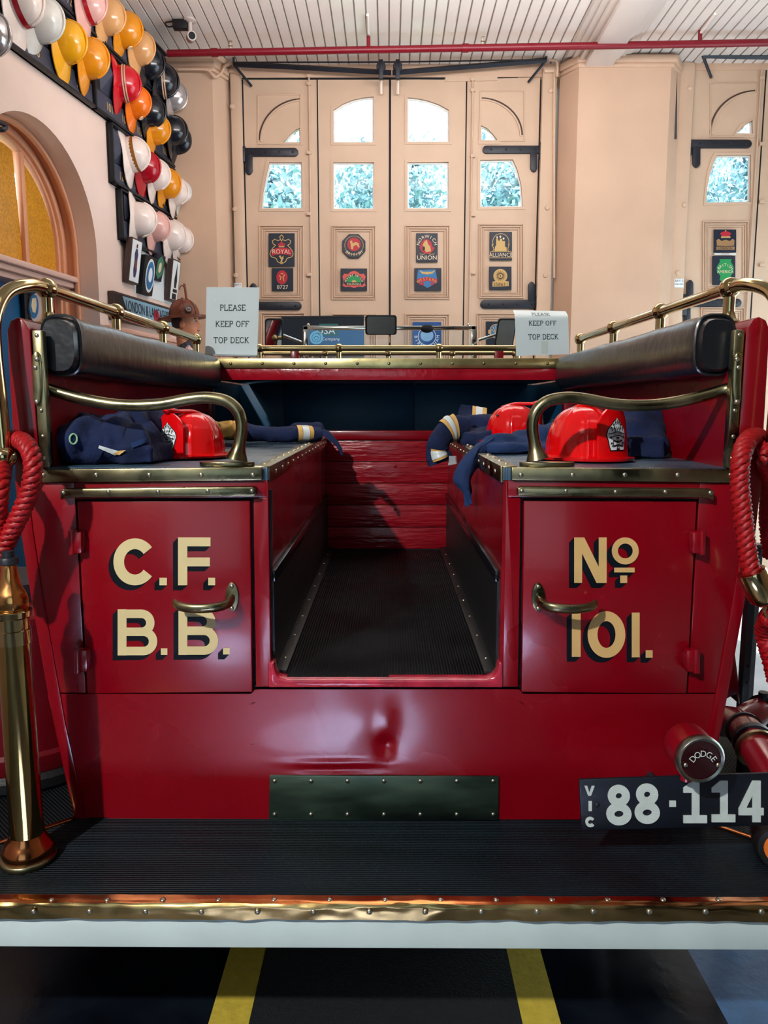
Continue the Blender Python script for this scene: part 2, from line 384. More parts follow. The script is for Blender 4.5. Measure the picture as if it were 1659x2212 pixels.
# ---- left wall with the arched opening
AC, AZ, AR = -2.03, 2.70, 0.672
arch = [(AC + AR * math.cos(a), AZ + AR * math.sin(a)) for a in [PI * k / 28 for k in range(29)]]
hole = [(AC + AR, 0.0)] + arch + [(AC - AR, 0.0)]
wl = MB(); outer = [(-14, 0)] + [(AC - AR, 0)][:0] + [(-14, CZ + .02), (0.02, CZ + .02), (0.02, 0), hole[0]] + arch + [hole[-1]]
wl.holed([(-14, 0), (-14, CZ + .02), (0.02, CZ + .02), (0.02, 0)] + hole, [], lambda s, z: WL(s, z), -WN * 0.16)
wall_left = build(wl, 'wall_left', WALLP, kind=ST, smooth=30)
def arch_frame(r0, r1, o0, o1, z0, name, m, par, bevel=0.008):
    """ring of the arch with straight legs, from radius r0 to r1, standing from offset o0 to o1"""
    pts = lambda r: [(AC + r, z0)] + [(AC + r * math.cos(PI * k / 30), AZ + r * math.sin(PI * k / 30)) for k in range(31)] + [(AC - r, z0)]
    A, B = pts(r0), pts(r1); mb = MB(); n = len(A)
    vs = [WL(s, z, o1) for s, z in A] + [WL(s, z, o1) for s, z in B] + [WL(s, z, o0) for s, z in A] + [WL(s, z, o0) for s, z in B]
    fs = []
    for i in range(n - 1):
        fs += [(i, i + 1, n + i + 1, n + i), (2 * n + i, 3 * n + i, 3 * n + i + 1, 2 * n + i + 1), (i, 2 * n + i, 2 * n + i + 1, i + 1), (n + i, n + i + 1, 3 * n + i + 1, 3 * n + i)]
    return build(mb.add(vs, fs), name, m, par, bevel=bevel)
dr = empty('door_3', WL(AC, 0, -0.2), kind=ST)
arch_frame(0.668, 0.76, -0.40, -0.155, 0, 'arch_reveal', ORANGE, dr)
arch_frame(0.64, 0.672, -0.17, -0.135, 0, 'roll_moulding', ORANGE, dr, 0.012)
arch_frame(0.615, 0.70, -0.40, -0.22, 0, 'frame_moulding', ORANGE, dr, 0.012)
arch_frame(0.592, 0.62, -0.40, -0.245, 0, 'frame_moulding', ORANGE, dr, 0.008)
fan = MB(); pl = [(AC + 0.6, 2.5)] + [(AC + 0.6 * math.cos(PI * k / 24), AZ - 0.04 + 0.6 * math.sin(PI * k / 24)) for k in range(25)] + [(AC - 0.6, 2.5)]
fan.prism([WL(s, z, -0.27) for s, z in [q for q in pl if q[0] > AC + 0.21] + [(AC + 0.21, 3.22), (AC + 0.21, 2.5)]], -WN * 0.01)
build(fan, 'amber_pane', AMBER, dr)
fan = MB().prism([WL(s, z, -0.27) for s, z in [(AC + 0.205, 2.5)] + [q for q in pl if abs(q[0] - AC) < 0.205] + [(AC - 0.205, 2.5)]], -WN * 0.01); build(fan, 'amber_pane', AMBER, dr)
fan = MB().prism([WL(s, z, -0.27) for s, z in [(AC - 0.21, 2.5), (AC - 0.21, 3.22)] + [q for q in pl if q[0] < AC - 0.21]], -WN * 0.01); build(fan, 'amber_pane', AMBER, dr)
for s in (AC + 0.215, AC - 0.215):
    build(MB().prism([WL(s - 0.022, 2.5, -0.285), WL(s + 0.022, 2.5, -0.285), WL(s + 0.022, 3.25, -0.285), WL(s - 0.022, 3.25, -0.285)], WN * 0.045), 'mullion', ORANGE, dr, bevel=0.008)
for z0, z1, o in ((2.41, 2.45, -0.20), (2.45, 2.49, -0.17), (2.49, 2.53, -0.14)):
    build(MB().prism([WL(AC - 0.66, z0, -0.40), WL(AC + 0.66, z0, -0.40), WL(AC + 0.66, z0, o), WL(AC - 0.66, z0, o)], (0, 0, z1 - z0)), 'transom_rail', mat('transom_paint', srgb(226, 186, 172), 0.4), dr, bevel=0.01)
build(MB().prism([WL(AC - 0.62, 0, -0.33), WL(AC + 0.58, 0, -0.33), WL(AC + 0.58, 2.42, -0.33), WL(AC - 0.62, 2.42, -0.33)], -WN * 0.04), 'blue_door_leaf', mat('blue_door_paint', srgb(26, 92, 138), 0.4, var=0.1, vscale=3), dr)
# closing walls round the rest of the room (side opening where the sun comes in, closed wall behind the viewer)
wx = 4.6
wrt = MB()
wrt.box((wx, -7, 0), (wx + 0.2, 2.9, CZ + .02)); wrt.box((wx, 2.9, 3.1), (wx + 0.2, 6.7, CZ + .02)); wrt.box((wx, 6.7, 0), (wx + 0.2, 7.3, CZ + .02))
build(wrt, 'wall_right', WALL, kind=ST, smooth=0)
wb = MB(); wb.box((-4.6, -6.2, 0), (-2.6, -6.0, CZ + .02)); wb.box((-2.6, -6.2, 0), (wx + .2, -6.0, CZ + .02))
build(wb, 'wall_back', mat('slate_back_wall', srgb(74, 80, 92), 0.6), kind=ST, smooth=0)

# ---- folding bay doors
def door_leaf(door, name_loc, outline, windows, mat_=DOOR):
    o2 = lambda l: [(P(x, y, YD).x, P(x, y, YD).z) for x, y in l]
    out = o2(outline); zb = 0.01
    out = [out[0], out[1], (out[1][0], zb), (out[0][0], zb)]
    leaf = build(MB().holed(out, [o2(w) for w in windows], lambda x, z: (x, YD, z), (0, 0.06, 0)), 'door_leaf', mat_, door, smooth=0)
    for w in windows:
        build(MB().prism([P(x, y, YD, -0.035) for x, y in w], (0, 0.006, 0)), 'pane', GLASS, leaf, smooth=0)
        cx = sum(q[0] for q in w) / len(w); cy = sum(q[1] for q in w) / len(w)
        for gr, fr, m in ((5.5, 0.006, DOOR), (0.8, -0.02, mat('sash_white', srgb(232, 226, 220), 0.4))):
            big = [(x + gr * ((x > cx) - (x < cx)), y + gr * ((y > cy) - (y < cy))) for x, y in w]
            sm = [(x - 3.0 * ((x > cx) - (x < cx)), y - 3.0 * ((y > cy) - (y < cy))) for x, y in w] if fr < 0 else w
            mb = MB(); n = len(w)
            for i in range(n):
                j = (i + 1) % n; slab(mb, [big[i], big[j], sm[j], sm[i]], YD, fr, 0.012)
            build(mb, 'sash' if fr < 0 else 'window_moulding', m, leaf, smooth=30)
    return leaf
def panel(leaf, r, steps=3):
    x0, y0, x1, y1 = r
    for k in range(steps):
        d = k * 5.2; mb = MB()
        a, b = rect(x0 + d, y0 + d, x1 - d, y1 - d), rect(x0 + d + 2.6, y0 + d + 2.6, x1 - d - 2.6, y1 - d - 2.6)
        for i in range(4): slab(mb, [a[i], a[(i + 1) % 4], b[(i + 1) % 4], b[i]], YD, 0.014 - k * 0.003, 0.02)
        build(mb, 'panel_moulding', DOOR, leaf, bevel=0.003, seg=1)
        mb = MB(); a, b = rect(x0 + d + 2.6, y0 + d + 2.6, x1 - d - 2.6, y1 - d - 2.6), rect(x0 + d + 3.5, y0 + d + 3.5, x1 - d - 3.5, y1 - d - 3.5)
        for i in range(4): slab(mb, [a[i], a[(i + 1) % 4], b[(i + 1) % 4], b[i]], YD, 0.0012, 0.003)
        build(mb, 'panel_groove', DOORL, leaf, smooth=0)
def arc_panel(leaf, r, arc, flip):
    x0, y0, x1, y1 = r; mb = MB()
    a, b = rect(x0, y0, x1, y1), rect(x0 + 3, y0 + 3, x1 - 3, y1 - 3)
    for i in range(4): slab(mb, [a[i], a[(i + 1) % 4], b[(i + 1) % 4], b[i]], YD, 0.008, 0.014)
    build(mb, 'panel_moulding', DOOR, leaf, bevel=0.002, seg=1)
    mb = MB(); stroke_px(mb, arc, 3.2, YD, 0.003, 0.006); build(mb, 'arc_groove', mat('arc_groove_dark', srgb(70, 52, 44), 0.7), leaf, smooth=0)
    mb = MB(); stroke_px(mb, [(x + (3.5 if not flip else -3.5), y + 3) for x, y in arc], 3, YD, 0.010, 0.014); build(mb, 'arc_moulding', DOOR, leaf)
def hinge(leaf, arm, strap, plate, tip):
    """black iron strap hinge: arm box, crossing strap, knuckle plate; px boxes, tip +1 rounded right, -1 rounded left"""
    mb = MB(); x0, y0, x1, y1 = arm; r = (y1 - y0) / 2; cy = (y0 + y1) / 2
    if tip > 0: pts = [(x0, y0), (x1 - r, y0)] + [(x1 - r + r * math.sin(a), cy - r * math.cos(a)) for a in [PI * k / 8 for k in range(1, 8)]] + [(x1 - r, y1), (x0, y1)]
    else: pts = [(x1, y1), (x0 + r, y1)] + [(x0 + r - r * math.sin(a), cy + r * math.cos(a)) for a in [PI * k / 8 for k in range(1, 8)]] + [(x0 + r, y0), (x1, y0)]
    slab(mb, pts, YD, 0.022, 0.024); h = build(mb, 'strap_hinge', IRON, leaf, bevel=0.004)
    if strap:
        x0, y0, x1, y1, dn = strap; r = (x1 - x0) / 2; cx = (x0 + x1) / 2; mb = MB()
        if dn: pts = [(x0, y0), (x1, y0), (x1, y1 - r), (cx + r * 0.6, y1 - r * 0.3), (cx, y1), (cx - r * 0.6, y1 - r * 0.3), (x0, y1 - r)]
        else: pts = [(x1, y1), (x0, y1), (x0, y0 + r), (cx - r * 0.6, y0 + r * 0.3), (cx, y0), (cx + r * 0.6, y0 + r * 0.3), (x1, y0 + r)]
        build(slab(mb, pts, YD, 0.024, 0.026), 'strap_hinge', IRON, leaf, bevel=0.004)
    if plate: build(slab(MB(), rect(*plate), YD, 0.034, 0.036), 'hinge_plate', IRON, leaf, bevel=0.005)
    x0, y0, x1, y1 = arm
    screws(leaf, [P(x0 + (x1 - x0) * k, (y0 + y1) / 2, YD, 0.023) for k in (0.15, 0.4, 0.65, 0.9)], r=0.010, m=IRON, name='bolt_head')
d1 = empty('door_1', (0, YD, 0), kind=ST)
gap = 1.6
L1 = door_leaf(d1, 0, [(525, 173), (684, 172)], [[(612, 308), (625, 292), (638, 281), (648, 276), (649, 308)], [(565, 451), (568, 417), (574, 385), (582, 351), (652, 351), (653, 451)]])
L2 = door_leaf(d1, 0, [(686.5, 172), (840.5, 172)], [[(720, 308), (720, 238), (740, 225), (762, 216), (785, 211), (807, 209), (807, 308)], [(720, 351), (808, 351), (808, 452), (720, 452)]])
L3 = door_leaf(d1, 0, [(844.5, 172), (1007, 171)], [[(880, 307), (880, 211), (902, 213), (925, 218), (948, 226), (970, 238), (970, 307)], [(880, 351), (969, 350), (969, 451), (880, 451)]])
L4 = door_leaf(d1, 0, [(1009.5, 171), (1167, 167)], [[(1039, 271), (1052, 277), (1064, 289), (1077, 306), (1039, 306)], [(1037, 346), (1108, 345), (1118, 368), (1126, 400), (1129, 447), (1037, 448)]])
for (lf, r, rb) in ((L1, (560, 487, 656, 648), (563, 676, 658, 860)), (L2, (716, 488, 812, 648), (718, 678, 814, 860)), (L3, (875, 487, 972, 647), (875, 678, 971, 860)), (L4, (1033, 484, 1131, 645), (1030, 677, 1128, 860))):
    panel(lf, r); panel(lf, rb)
arc_panel(L1, (556, 203, 651, 313), [(560 + 92 * (1 - math.cos(a)), 303 - 89 * math.sin(a)) for a in [PI / 2 * k / 14 * 0.98 for k in range(15)]], False)
arc_panel(L4, (1036, 196, 1134, 306), [(1128 - 90 * (1 - math.cos(a)), 292 - 80 * math.sin(a)) for a in [PI / 2 * k / 14 * 0.98 for k in range(15)]], True)
hinge(L1, (529, 321, 645, 339), (531, 336, 546, 379, True), (505, 318, 531, 352), 1)
hinge(L4, (1042, 316, 1168, 333), (1145, 330, 1160, 373, True), (1164, 309, 1187, 346), -1)
hinge(L1, (529, 652, 652, 670), (540, 612, 556, 655, False), None, 1)
hinge(L4, (1037, 648, 1160, 667), (1140, 609, 1155, 652, False), (1156, 638, 1178, 667), -1)
hinge(L1, (529, 1120, 652, 1138), None, None, 1); hinge(L4, (1037, 1118, 1160, 1136), None, None, -1)
# black strips standing for the shade in the gaps, bolt rods and their clips, jambs, bolts
def gapstrip(door, x, y0, w):
    a, b = P(x - w / 2, y0, YD), P(x + w / 2, y0, YD)
    build(MB().box((a.x, YD - 0.003, 0.02), (b.x, YD + 0.05, a.z)), 'dark_gap_strip', BLACK, door, smooth=0)
for x, w in ((523.5, 3.4), (685.2, 2.6), (842.5, 4.6), (1008.2, 2.8), (1168.5, 3.4)): gapstrip(d1, x, 172, w)
build(slab(MB(), [(500, 165), (960, 168), (960, 172), (500, 169.5)], YD, 0.004, 0.02), 'dark_gap_strip', BLACK, d1, smooth=0)
build(slab(MB(), [(1075, 165), (1168, 161), (1168, 165), (1075, 169)], YD, 0.004, 0.02), 'dark_gap_strip', BLACK, d1, smooth=0)
build(slab(MB(), [(962, 166), (1074, 164), (1074, 175), (962, 177)], YD, 0.010, 0.02), 'head_block', DOOR, d1)
def rod(leaf, x, ytop, clips):
    p = P(x, ytop, YD, 0.016)
    build(MB().tube([p, V((p.x, p.y, 0.2))], 0.008, 8), 'bolt_rod', DOOR, leaf)
    for y in clips: 
        q = P(x, y, YD); build(MB().box((q.x - 0.022, YD - 0.028, q.z - 0.014), (q.x + 0.022, YD, q.z + 0.014)), 'rod_clip', DOOR, leaf, bevel=0.004)
rod(L1, 667.5, 165, (165, 182, 331, 463, 594)); rod(L4, 1021, 170, (173, 196, 338, 465, 590))
for a, b, kn in ((499, 522, ((504, 235), (510, 455), (512, 597))), (1170, 1201, ((1187, 201), (1180, 452), (1176, 597)))):
    pa, pb = P(a, 165, YD), P(b, 165, YD)
    j = build(MB().box((pa.x, YD - 0.05, 0), (pb.x, YD + 0.2, pa.z + 0.06)), 'jamb', DOOR, d1, bevel=0.008)
    screws(j, [P(x, y, YD, 0.05) for x, y in kn], r=0.024, m=DOOR, name='bolt_cap')
    build(slab(MB(), rect(a - 2 if a < 800 else a + 2, 157, b - 1, 164), YD, 0.075, 0.04), 'jamb_block', DOOR, j, bevel=0.004)
# second bay door, cut by the frame
d2 = empty('door_2', (3.2, YD, 0), kind=ST)
M1 = door_leaf(d2, 0, [(1500, 151), (1654, 146)], [[(1590, 289), (1603, 275), (1615, 266), (1625, 260), (1626, 289)], [(1525, 439), (1527, 408), (1532, 378), (1541, 350), (1548, 336), (1622, 335), (1621, 437)]])
M2 = door_leaf(d2, 0, [(1657, 146), (1815, 142)], [[(1690, 290), (1690, 205), (1720, 190), (1775, 180), (1775, 290)], [(1690, 335), (1775, 335), (1775, 437), (1690, 437)]])
for lf, r in ((M1, (1517, 478, 1616, 632)), (M1, (1513, 664, 1608, 860)), (M2, (1686, 474, 1780, 632))): panel(lf, r)
arc_panel(M1, (1533, 180, 1638, 297), [(1534 + 100 * (1 - math.cos(a)), 288 - 92 * math.sin(a)) for a in [PI / 2 * k / 14 * 0.98 for k in range(15)]], False)
hinge(M1, (1490, 303, 1622, 321), (1495, 318, 1511, 364, True), (1471, 303, 1492, 336), 1)
hinge(M1, (1483, 646, 1600, 663), (1482, 605, 1496, 650, False), (1453, 636, 1481, 682), 1)
hinge(M1, (1478, 660, 1482, 664), (1476, 655, 1490, 700, True), None, 1)
rod(M1, 1650 - 6, 150, (170, 312, 437, 573)); gapstrip(d2, 1655.5, 147, 2.6); gapstrip(d2, 1498, 152, 3.2)
build(slab(MB(), [(1497, 147), (1700, 142), (1700, 145), (1497, 150)], YD, 0.004, 0.02), 'dark_gap_strip', BLACK, d2, smooth=0)
pa, pb = P(1467, 152, YD), P(1497, 152, YD)
j = build(MB().box((pa.x, YD - 0.05, 0), (pb.x, YD + 0.2, pa.z + 0.05)), 'jamb', DOOR, d2, bevel=0.008)
screws(j, [P(x, y, YD, 0.05) for x, y in ((1486, 196), (1474, 446), (1460, 592))], r=0.024, m=DOOR, name='bolt_cap')
for k in range(3):
    p0, p1 = P(1815 + 2 + k * 160, 142, YD), P(1815 + 158 + k * 160, 142, YD)
    build(MB().box((p0.x, YD, 0.01), (p1.x, YD + 0.06, p0.z)), 'door_leaf', DOOR, d2)

# ---- iron stays and pulleys over the doors
def stay(label, pts, r=0.022, ends=True):
    t = empty('door_stay', pts[0], label, 'door stay', 'iron stays over the bay doors')
    build(MB().tube(pts, r, 4), 'bar', IRON, t, smooth=0)
    a = pts[0]; sg = 1 if pts[-1].x > a.x else -1
    build(MB().tube([a + V((0, 0.0, 0.10)), a, a + V((sg * 0.13, 0.12, -0.13))], 0.012, 6), 'bracket', IRON, t)
stay('black iron stay bar over the left half of the wide bay door', [P(505, 139, 7.05), P(620, 144, 7.05), P(845, 157, 7.05)])
stay('black iron stay bar over the right half of the wide bay door', [P(1180, 130, 7.05), P(1060, 140, 7.05), P(848, 157, 7.05)])
stay('black iron stay bar over the right-hand bay door', [P(1518, 120, 7.05), P(1600, 122, 7.05), P(1700, 124, 7.05)])
for x, lab in ((823, 'black door pulley with cream rod, left of the pair above the doors'), (859, 'black door pulley with cream rod, right of the pair above the doors')):
    t = empty('door_pulley', P(x, 150, 7.0), lab, 'pulley', 'door pulleys')
    c = P(x, 144, 6.99); build(MB().lathe([(0.034, -0.02), (0.040, -0.012), (0.034, 0), (0.040, 0.012), (0.034, 0.02)], c, (0, 1, 0), 16), 'wheel', IRON, t)
    build(slab(MB(), rect(x - 4.5, 131, x + 4.5, 172), 6.99, 0.03, 0.05), 'bracket', IRON, t, bevel=0.004)
    build(MB().tube([P(x, 172, 7.1), P(x, 203, 7.14)], 0.014, 8), 'rod', mat('cream_rod', srgb(226, 206, 188), 0.4), t)
tag(build(MB().tube([P(505, 135, 7.02), P(840, 134, 7.02), P(1180, 129, 7.02)], 0.007, 6), 'door_cable', IRON), 'thin black cable along the head of the wide bay door', 'cable')
con = cat_rom([P(1185, 130, 7.1), P(1200, 131, 7.1), P(1204, 142, 7.1), P(1203, 165, 7.1), P(1197, 190, 7.14), P(1197, 600, 7.14)], 6)
tag(build(MB().tube(con, 0.011, 8), 'conduit', DOOR), 'cream conduit bending down the right jamb of the wide door', 'conduit')
con = cat_rom([P(385, 150, 6.93), P(445, 151, 6.93), P(463, 166, 6.95), P(478, 158, 7.0), P(486, 142, 7.05), P(505, 136, 7.1)], 6)
tag(build(MB().tube(con, 0.011, 8), 'conduit', WALL), 'painted conduit around the left pier capital', 'conduit')
con = cat_rom([P(1459, 300, 7.1), P(1461, 145, 7.1), P(1468, 124, 7.1), P(1490, 119, 7.1), P(1518, 118, 7.1)], 6)
tag(build(MB().tube(con, 0.011, 8), 'conduit', IRON), 'dark conduit bending over the right-hand bay door corner', 'conduit')

# ---- red sprinkler pipe with hangers and heads
sp = empty('sprinkler_pipe', P(345, 115, 6.6), 'red sprinkler pipe running across under the boarded ceiling', 'pipe')
pa, pb = P(362, 115.5, 6.6), P(2040, 85.2, 6.6)
build(MB().tube([pa, pb], 0.027, 14), 'pipe', PIPE, sp)
at_pipe = lambda x: pa + (pb - pa) * ((P(x, 105, 6.6).x - pa.x) / (pb.x - pa.x))
for x in (463, 1005): c = at_pipe(x); build(MB().tube([c - V((0.025, 0, 0)), c + V((0.025, 0, 0))], 0.033, 14), 'coupling', PIPE, sp)
for x in (498, 1042):
    c = at_pipe(x); q = build(MB().lathe([(0.014, 0.02), (0.014, 0.04), (0.02, 0.045), (0.02, 0.055), (0.008, 0.06), (0.008, 0.075), (0.018, 0.08)], c, (0, 0, 1), 10), 'sprinkler_head', CHROME, sp)
for x in (796, 1511):
    c = at_pipe(x); h = build(MB().tube([c, c + V((0, 0, 0.10))], 0.016, 10), 'hanger_sleeve', PIPE, sp)
    build(MB().tube([c + V((0, 0, 0.08)), V((c.x, c.y, CZ + 0.01))], 0.005, 6), 'hanger_rod', STEEL, h)
    build(MB().tube([V((c.x, c.y - .02, CZ - 0.02)), V((c.x, c.y - 0.28, CZ - 0.005))], 0.012, 6), 'hanger_clip', CEIL, h)

# ---- security camera on the ceiling
cc = empty('security_camera', P(405, 40, 6.3), 'small white security camera hanging from the ceiling near the helmets', 'camera')
g = mat('camera_grey', srgb(190, 176, 168), 0.4)
c0 = P(410, 38, 6.4); c0.z = CZ
build(MB().lathe([(0.05, 0), (0.05, -0.012), (0.03, -0.02)], c0, (0, 0, 1), 16), 'mount', g, cc)
build(MB().tube([c0, c0 + V((0, 0, -0.10))], 0.016, 10), 'stem', g, cc)
b = P(413, 80, 6.4)
build(MB().tube([c0 + V((0, 0, -0.1)), b], 0.007, 8), 'arm', g, cc)
body = build(MB().lathe([(0.034, -0.06), (0.036, -0.05), (0.036, 0.055), (0.034, 0.06)], b, V((0.35, -1, -0.25)), 18), 'body', g, cc, smooth=50)
build(MB().lathe([(0.026, 0.06), (0.026, 0.064)], b, V((0.35, -1, -0.25)), 18), 'lens', BLACK, body)
build(MB().box((c0.x - 0.13, c0.y - 0.03, CZ - 0.07), (c0.x - 0.02, c0.y + 0.03, CZ - 0.005)), 'junction_box', GREYD, cc, bevel=0.004)
build(MB().tube(cat_rom([c0 + V((-0.12, 0, -0.01)), c0 + V((-0.19, 0, -0.02)), c0 + V((-0.17, 0, -0.05)), c0 + V((-0.12, 0, -0.04))], 5), 0.006, 6), 'cable', BLACK, cc)

# ---- outside: lawn, trees beyond the windows
build(MB().box((-30, 7.6, -0.2), (30, 60, -0.02)), 'ground', mat('lawn', srgb(120, 150, 110), 0.9, var=0.3, vscale=2), kind=ST)
leafm = mat('leaf_glare', srgb(146, 176, 182), 0.7, var=0.35, vscale=3); barkm = mat('bark', srgb(96, 112, 124), 0.9, var=0.3, vscale=6)  # leaves and bark paled to cyan, outdoor glare put into their colour
def tree(loc, h, lean, R, n, lab):
    t = empty('tree', loc, lab, 'tree', 'trees outside the bay doors'); loc = V(loc)
    tp = [loc + V((lean * k * k, 0, h * k)) for k in (0, .25, .5, .75, 1)]
    tr = MB().tube(tp, [0.35, 0.3, 0.26, 0.2, 0.1], 8); 
    for k in range(9):
        a = random.uniform(0, 6.28); b = tp[2 + k % 3]; e = b + V((math.cos(a) * R * .7, math.sin(a) * R * .5, R * random.uniform(.2, .7)))
        tr.tube([b, (b + e) / 2 + V((0, 0, .3)), e], [.09, .06, .02], 5)
    build(tr, 'trunk', barkm, t)
    fo = MB(); c = tp[-1]
    for k in range(n):
        d = V((random.gauss(0, 1), random.gauss(0, 1), random.gauss(0, 0.8))).normalized() * R * random.uniform(.35, 1); p = c + d
        u = V((random.uniform(-1, 1), random.uniform(-1, 1), random.uniform(-1, 1))).normalized() * random.uniform(.05, .11); w = u.orthogonal()
        fo.add([p - u, p - w * .5, p + u, p + w * .5], [(0, 1, 2, 3)])
    build(fo, 'foliage', leafm, t, kind='stuff')
tree((-2.7, 15, -0.02), 5.5, 0.2, 1.5, 3600, 'leafy tree outside, seen through the left door windows')
tree((0.9, 19.5, -0.02), 6.6, -0.8, 1.7, 4200, 'tree with dark leaning trunk outside, behind the middle door windows')
tree((2.9, 15.3, -0.02), 5.6, -0.2, 1.5, 3600, 'leafy tree outside, seen through the right panes of the wide door')
tree((7.4, 17, -0.02), 6.0, 0.2, 1.8, 3600, 'leafy tree outside, behind the right-hand bay door')
# ================================================================== THE FIRE TRUCK
YP = 1.8; XC = -0.004
T = empty('fire_truck', (XC, 3.4, 0), 'red vintage fire truck seen from its open rear, brass rails and two benches', 'fire truck')
mp = lambda sd, x: x if sd < 0 else 1672 - x
ZS = P(570, 1010, YP).z           # bench top
ZF = P(840, 1466, YP).z           # aisle floor
ZSTEP = P(840, 1770, YP).z        # rear step top
ZT = 1.822                        # side board top
YE = 3.5                          # aisle end wall
outl = [(33, 1040), (45, 1144), (69, 1300), (116, 1560), (162, 1770)]
HW = [(XC - P(x, y, YP).x, P(x, y, YP).z) for x, y in outl]
# sides: outline swept forward, rounded top board
for sd in (-1, 1):
    prof = [(h, z) for h, z in HW[::-1]] + [(0.875, ZS), (0.872, ZT - 0.03), (0.862, ZT - 0.008), (0.845, ZT), (0.832, ZT - 0.006), (0.818, ZT - 0.03), (0.815, ZS)] + [(h - 0.03, z) for h, z in HW]
    side = build(MB().prism([(XC + sd * h, YP - 0.004, z) for h, z in prof], (0, 3.0, 0)), 'side_panel', RED, T, smooth=35, bevel=0.004)
    # backrest board inside
    build(MB().box((XC + sd * 0.80, YP + 0.02, ZS - 0.01), (XC + sd * 0.817, 3.45, ZT - 0.04)), 'backrest_board', RED, T)
# rear face below the benches: stiles, rails, lower panel
def fpoly(name, pts, m=RED, front=0.0, th=0.022, bev=0.002, par=T): return build(slab(MB(), pts, YP, front, th), name, m, par, bevel=bev, smooth=30)
for sd in (-1, 1):
    f = lambda l: [(mp(sd, x), y) for x, y in l]
    st = fpoly('rear_stile', f([(33, 1042), (45, 1144), (69, 1300), (102, 1497), (185, 1497), (163, 1090), (160, 1042)]))
    fpoly('rear_rail', f([(160, 1042), (163, 1078), (575, 1074), (575, 1038)]))
    fpoly('aisle_stile', f([(547, 1076), (553, 1484), (586, 1484), (579, 1040), (575, 1040), (575, 1076)]))
    build(slab(MB(), f(rect(120, 1060, 585, 1495)), YP, -0.019, 0.01), 'gap_backing', BLACK, T, smooth=0)  # dark sheet standing for the shade in the gaps round the door
x0, x1 = P(150, 1495, YP).x, P(1522, 1495, YP).x
def lower(u, v):
    y = 1770 - v * (1770 - 1489)
    t = (1770 - y) / 281.0
    xl = 162 - 60 * t * (0.86 + 0.14 * t); xr = 1672 - xl
    x = xl + (xr - xl) * u
    if 545 < x < 1127: yy = y
    else: yy = 1770 - v * (1770 - 1499)
    g = lambda cx, cy, sx, sy, a: a * math.exp(-((x - cx) / sx) ** 2 - ((yy - cy) / sy) ** 2)
    d = g(835, 1612, 18, 22, 0.010) + g(835, 1560, 20, 40, -0.004) + g(780, 1560, 40, 60, -0.004) + g(815, 1590, 90, 90, 0.004) + 0.0035 * math.sin((yy - 1655) / 6.0) * math.exp(-((yy - 1655) / 14) ** 2) * math.exp(-((x - 720) / 90) ** 2)
    d += g(700, 1600, 160, 90, -0.003)
    return P(x, yy, YP, -d)
lp = MB().grid(lower, 180, 60)
build(lp, 'lower_panel', RED, T, smooth=60)
fpoly('lower_panel_back', [(112, 1500), (1560, 1500), (1512, 1768), (160, 1768)], RED, -0.03, 0.02)
build(slab(MB(), rect(548, 1482, 1124, 1487), YP, -0.008, 0.01), 'panel_gap', BLACK, T, smooth=0)
sill = [(580, 1484), (580, 1430), (592, 1430), (595, 1450), (604, 1462), (620, 1466), (1052, 1466), (1066, 1461), (1074, 1449), (1077, 1430), (1086, 1430), (1086, 1484)]
build(slab(MB(), sill, YP, 0.006, 0.04), 'sill', mat('pale_red_sill', srgb(168, 40, 60), 0.2, coat=0.4, var=0.3, vscale=22, bump=0.3, bscale=30), T, bevel=0.005)  # paler, mottled red than the body panels
# locker doors
def letters(door, items, dx, dy, gold):
    for polys in items:
        fc, sh = MB(), MB()
        for k, q in enumerate(polys): slab(fc, q, YP, 0.0062 + 0.00002 * k, 0.001)
        n = 12
        for k in range(1, n + 1):
            for k2, q in enumerate(polys): slab(sh, [(x + dx * k / n, y + dy * k / n) for x, y in q], YP, 0.0060 - 0.00006 * k - 0.0000009 * k2, 0.0004)
        L = build(fc, 'painted_letter', gold, door, smooth=0); build(sh, 'letter_shade', SHADE, L, smooth=0).location = (0, 0, 0)
def arcp(cx, cy, rx, ry, a0, a1, n=26): return [(cx + rx * math.cos(math.radians(a0 + (a1 - a0) * k / n)), cy - ry * math.sin(math.radians(a0 + (a1 - a0) * k / n))) for k in range(n + 1)]
def glyph_B(x, y, w, h, t):
    yt, yb = y + t / 2, y + h - t / 2; ym = y + h * 0.485; r1 = (ym - yt) / 2; r2 = (yb - ym) / 2
    up = [(x + t, yt), (x + w * 0.5, yt)] + arcp(x + w * 0.93 - t / 2 - r1, yt + r1, r1, r1, 90, -90, 14) + [(x + t, ym)]
    lo = [(x + t, ym), (x + w * 0.5, ym)] + arcp(x + w - t / 2 - r2, ym + r2, r2, r2, 90, -90, 14) + [(x + t, yb)]
    return stroke([(x + t / 2, y), (x + t / 2, y + h)], t) + stroke(up, t * 0.95) + stroke(lo, t * 0.95)
def glyph_F(x, y, w, h, t): return [rect(x, y, x + t, y + h), rect(x + t, y, x + w, y + t * 0.95), rect(x + t, y + h * .42, x + w * .98, y + h * .42 + t * .95)]
def glyph_O(x, y, w, h, t): return stroke(arcp(x + w / 2, y + h / 2, (w - t) / 2, (h - t) / 2, 0, 360, 40)[:-1], t, True)
def glyph_C(x, y, w, h, t): return stroke(arcp(x + w * 0.54, y + h / 2, w * 0.54 - t / 2, (h - t) / 2, 38, 322, 34), t)
def glyph_N(x, y, w, h, t): return [rect(x, y, x + t * .9, y + h), rect(x + w - t * .9, y, x + w, y + h), [(x, y), (x + t * 1.15, y), (x + w, y + h), (x + w - t * 1.15, y + h)]]
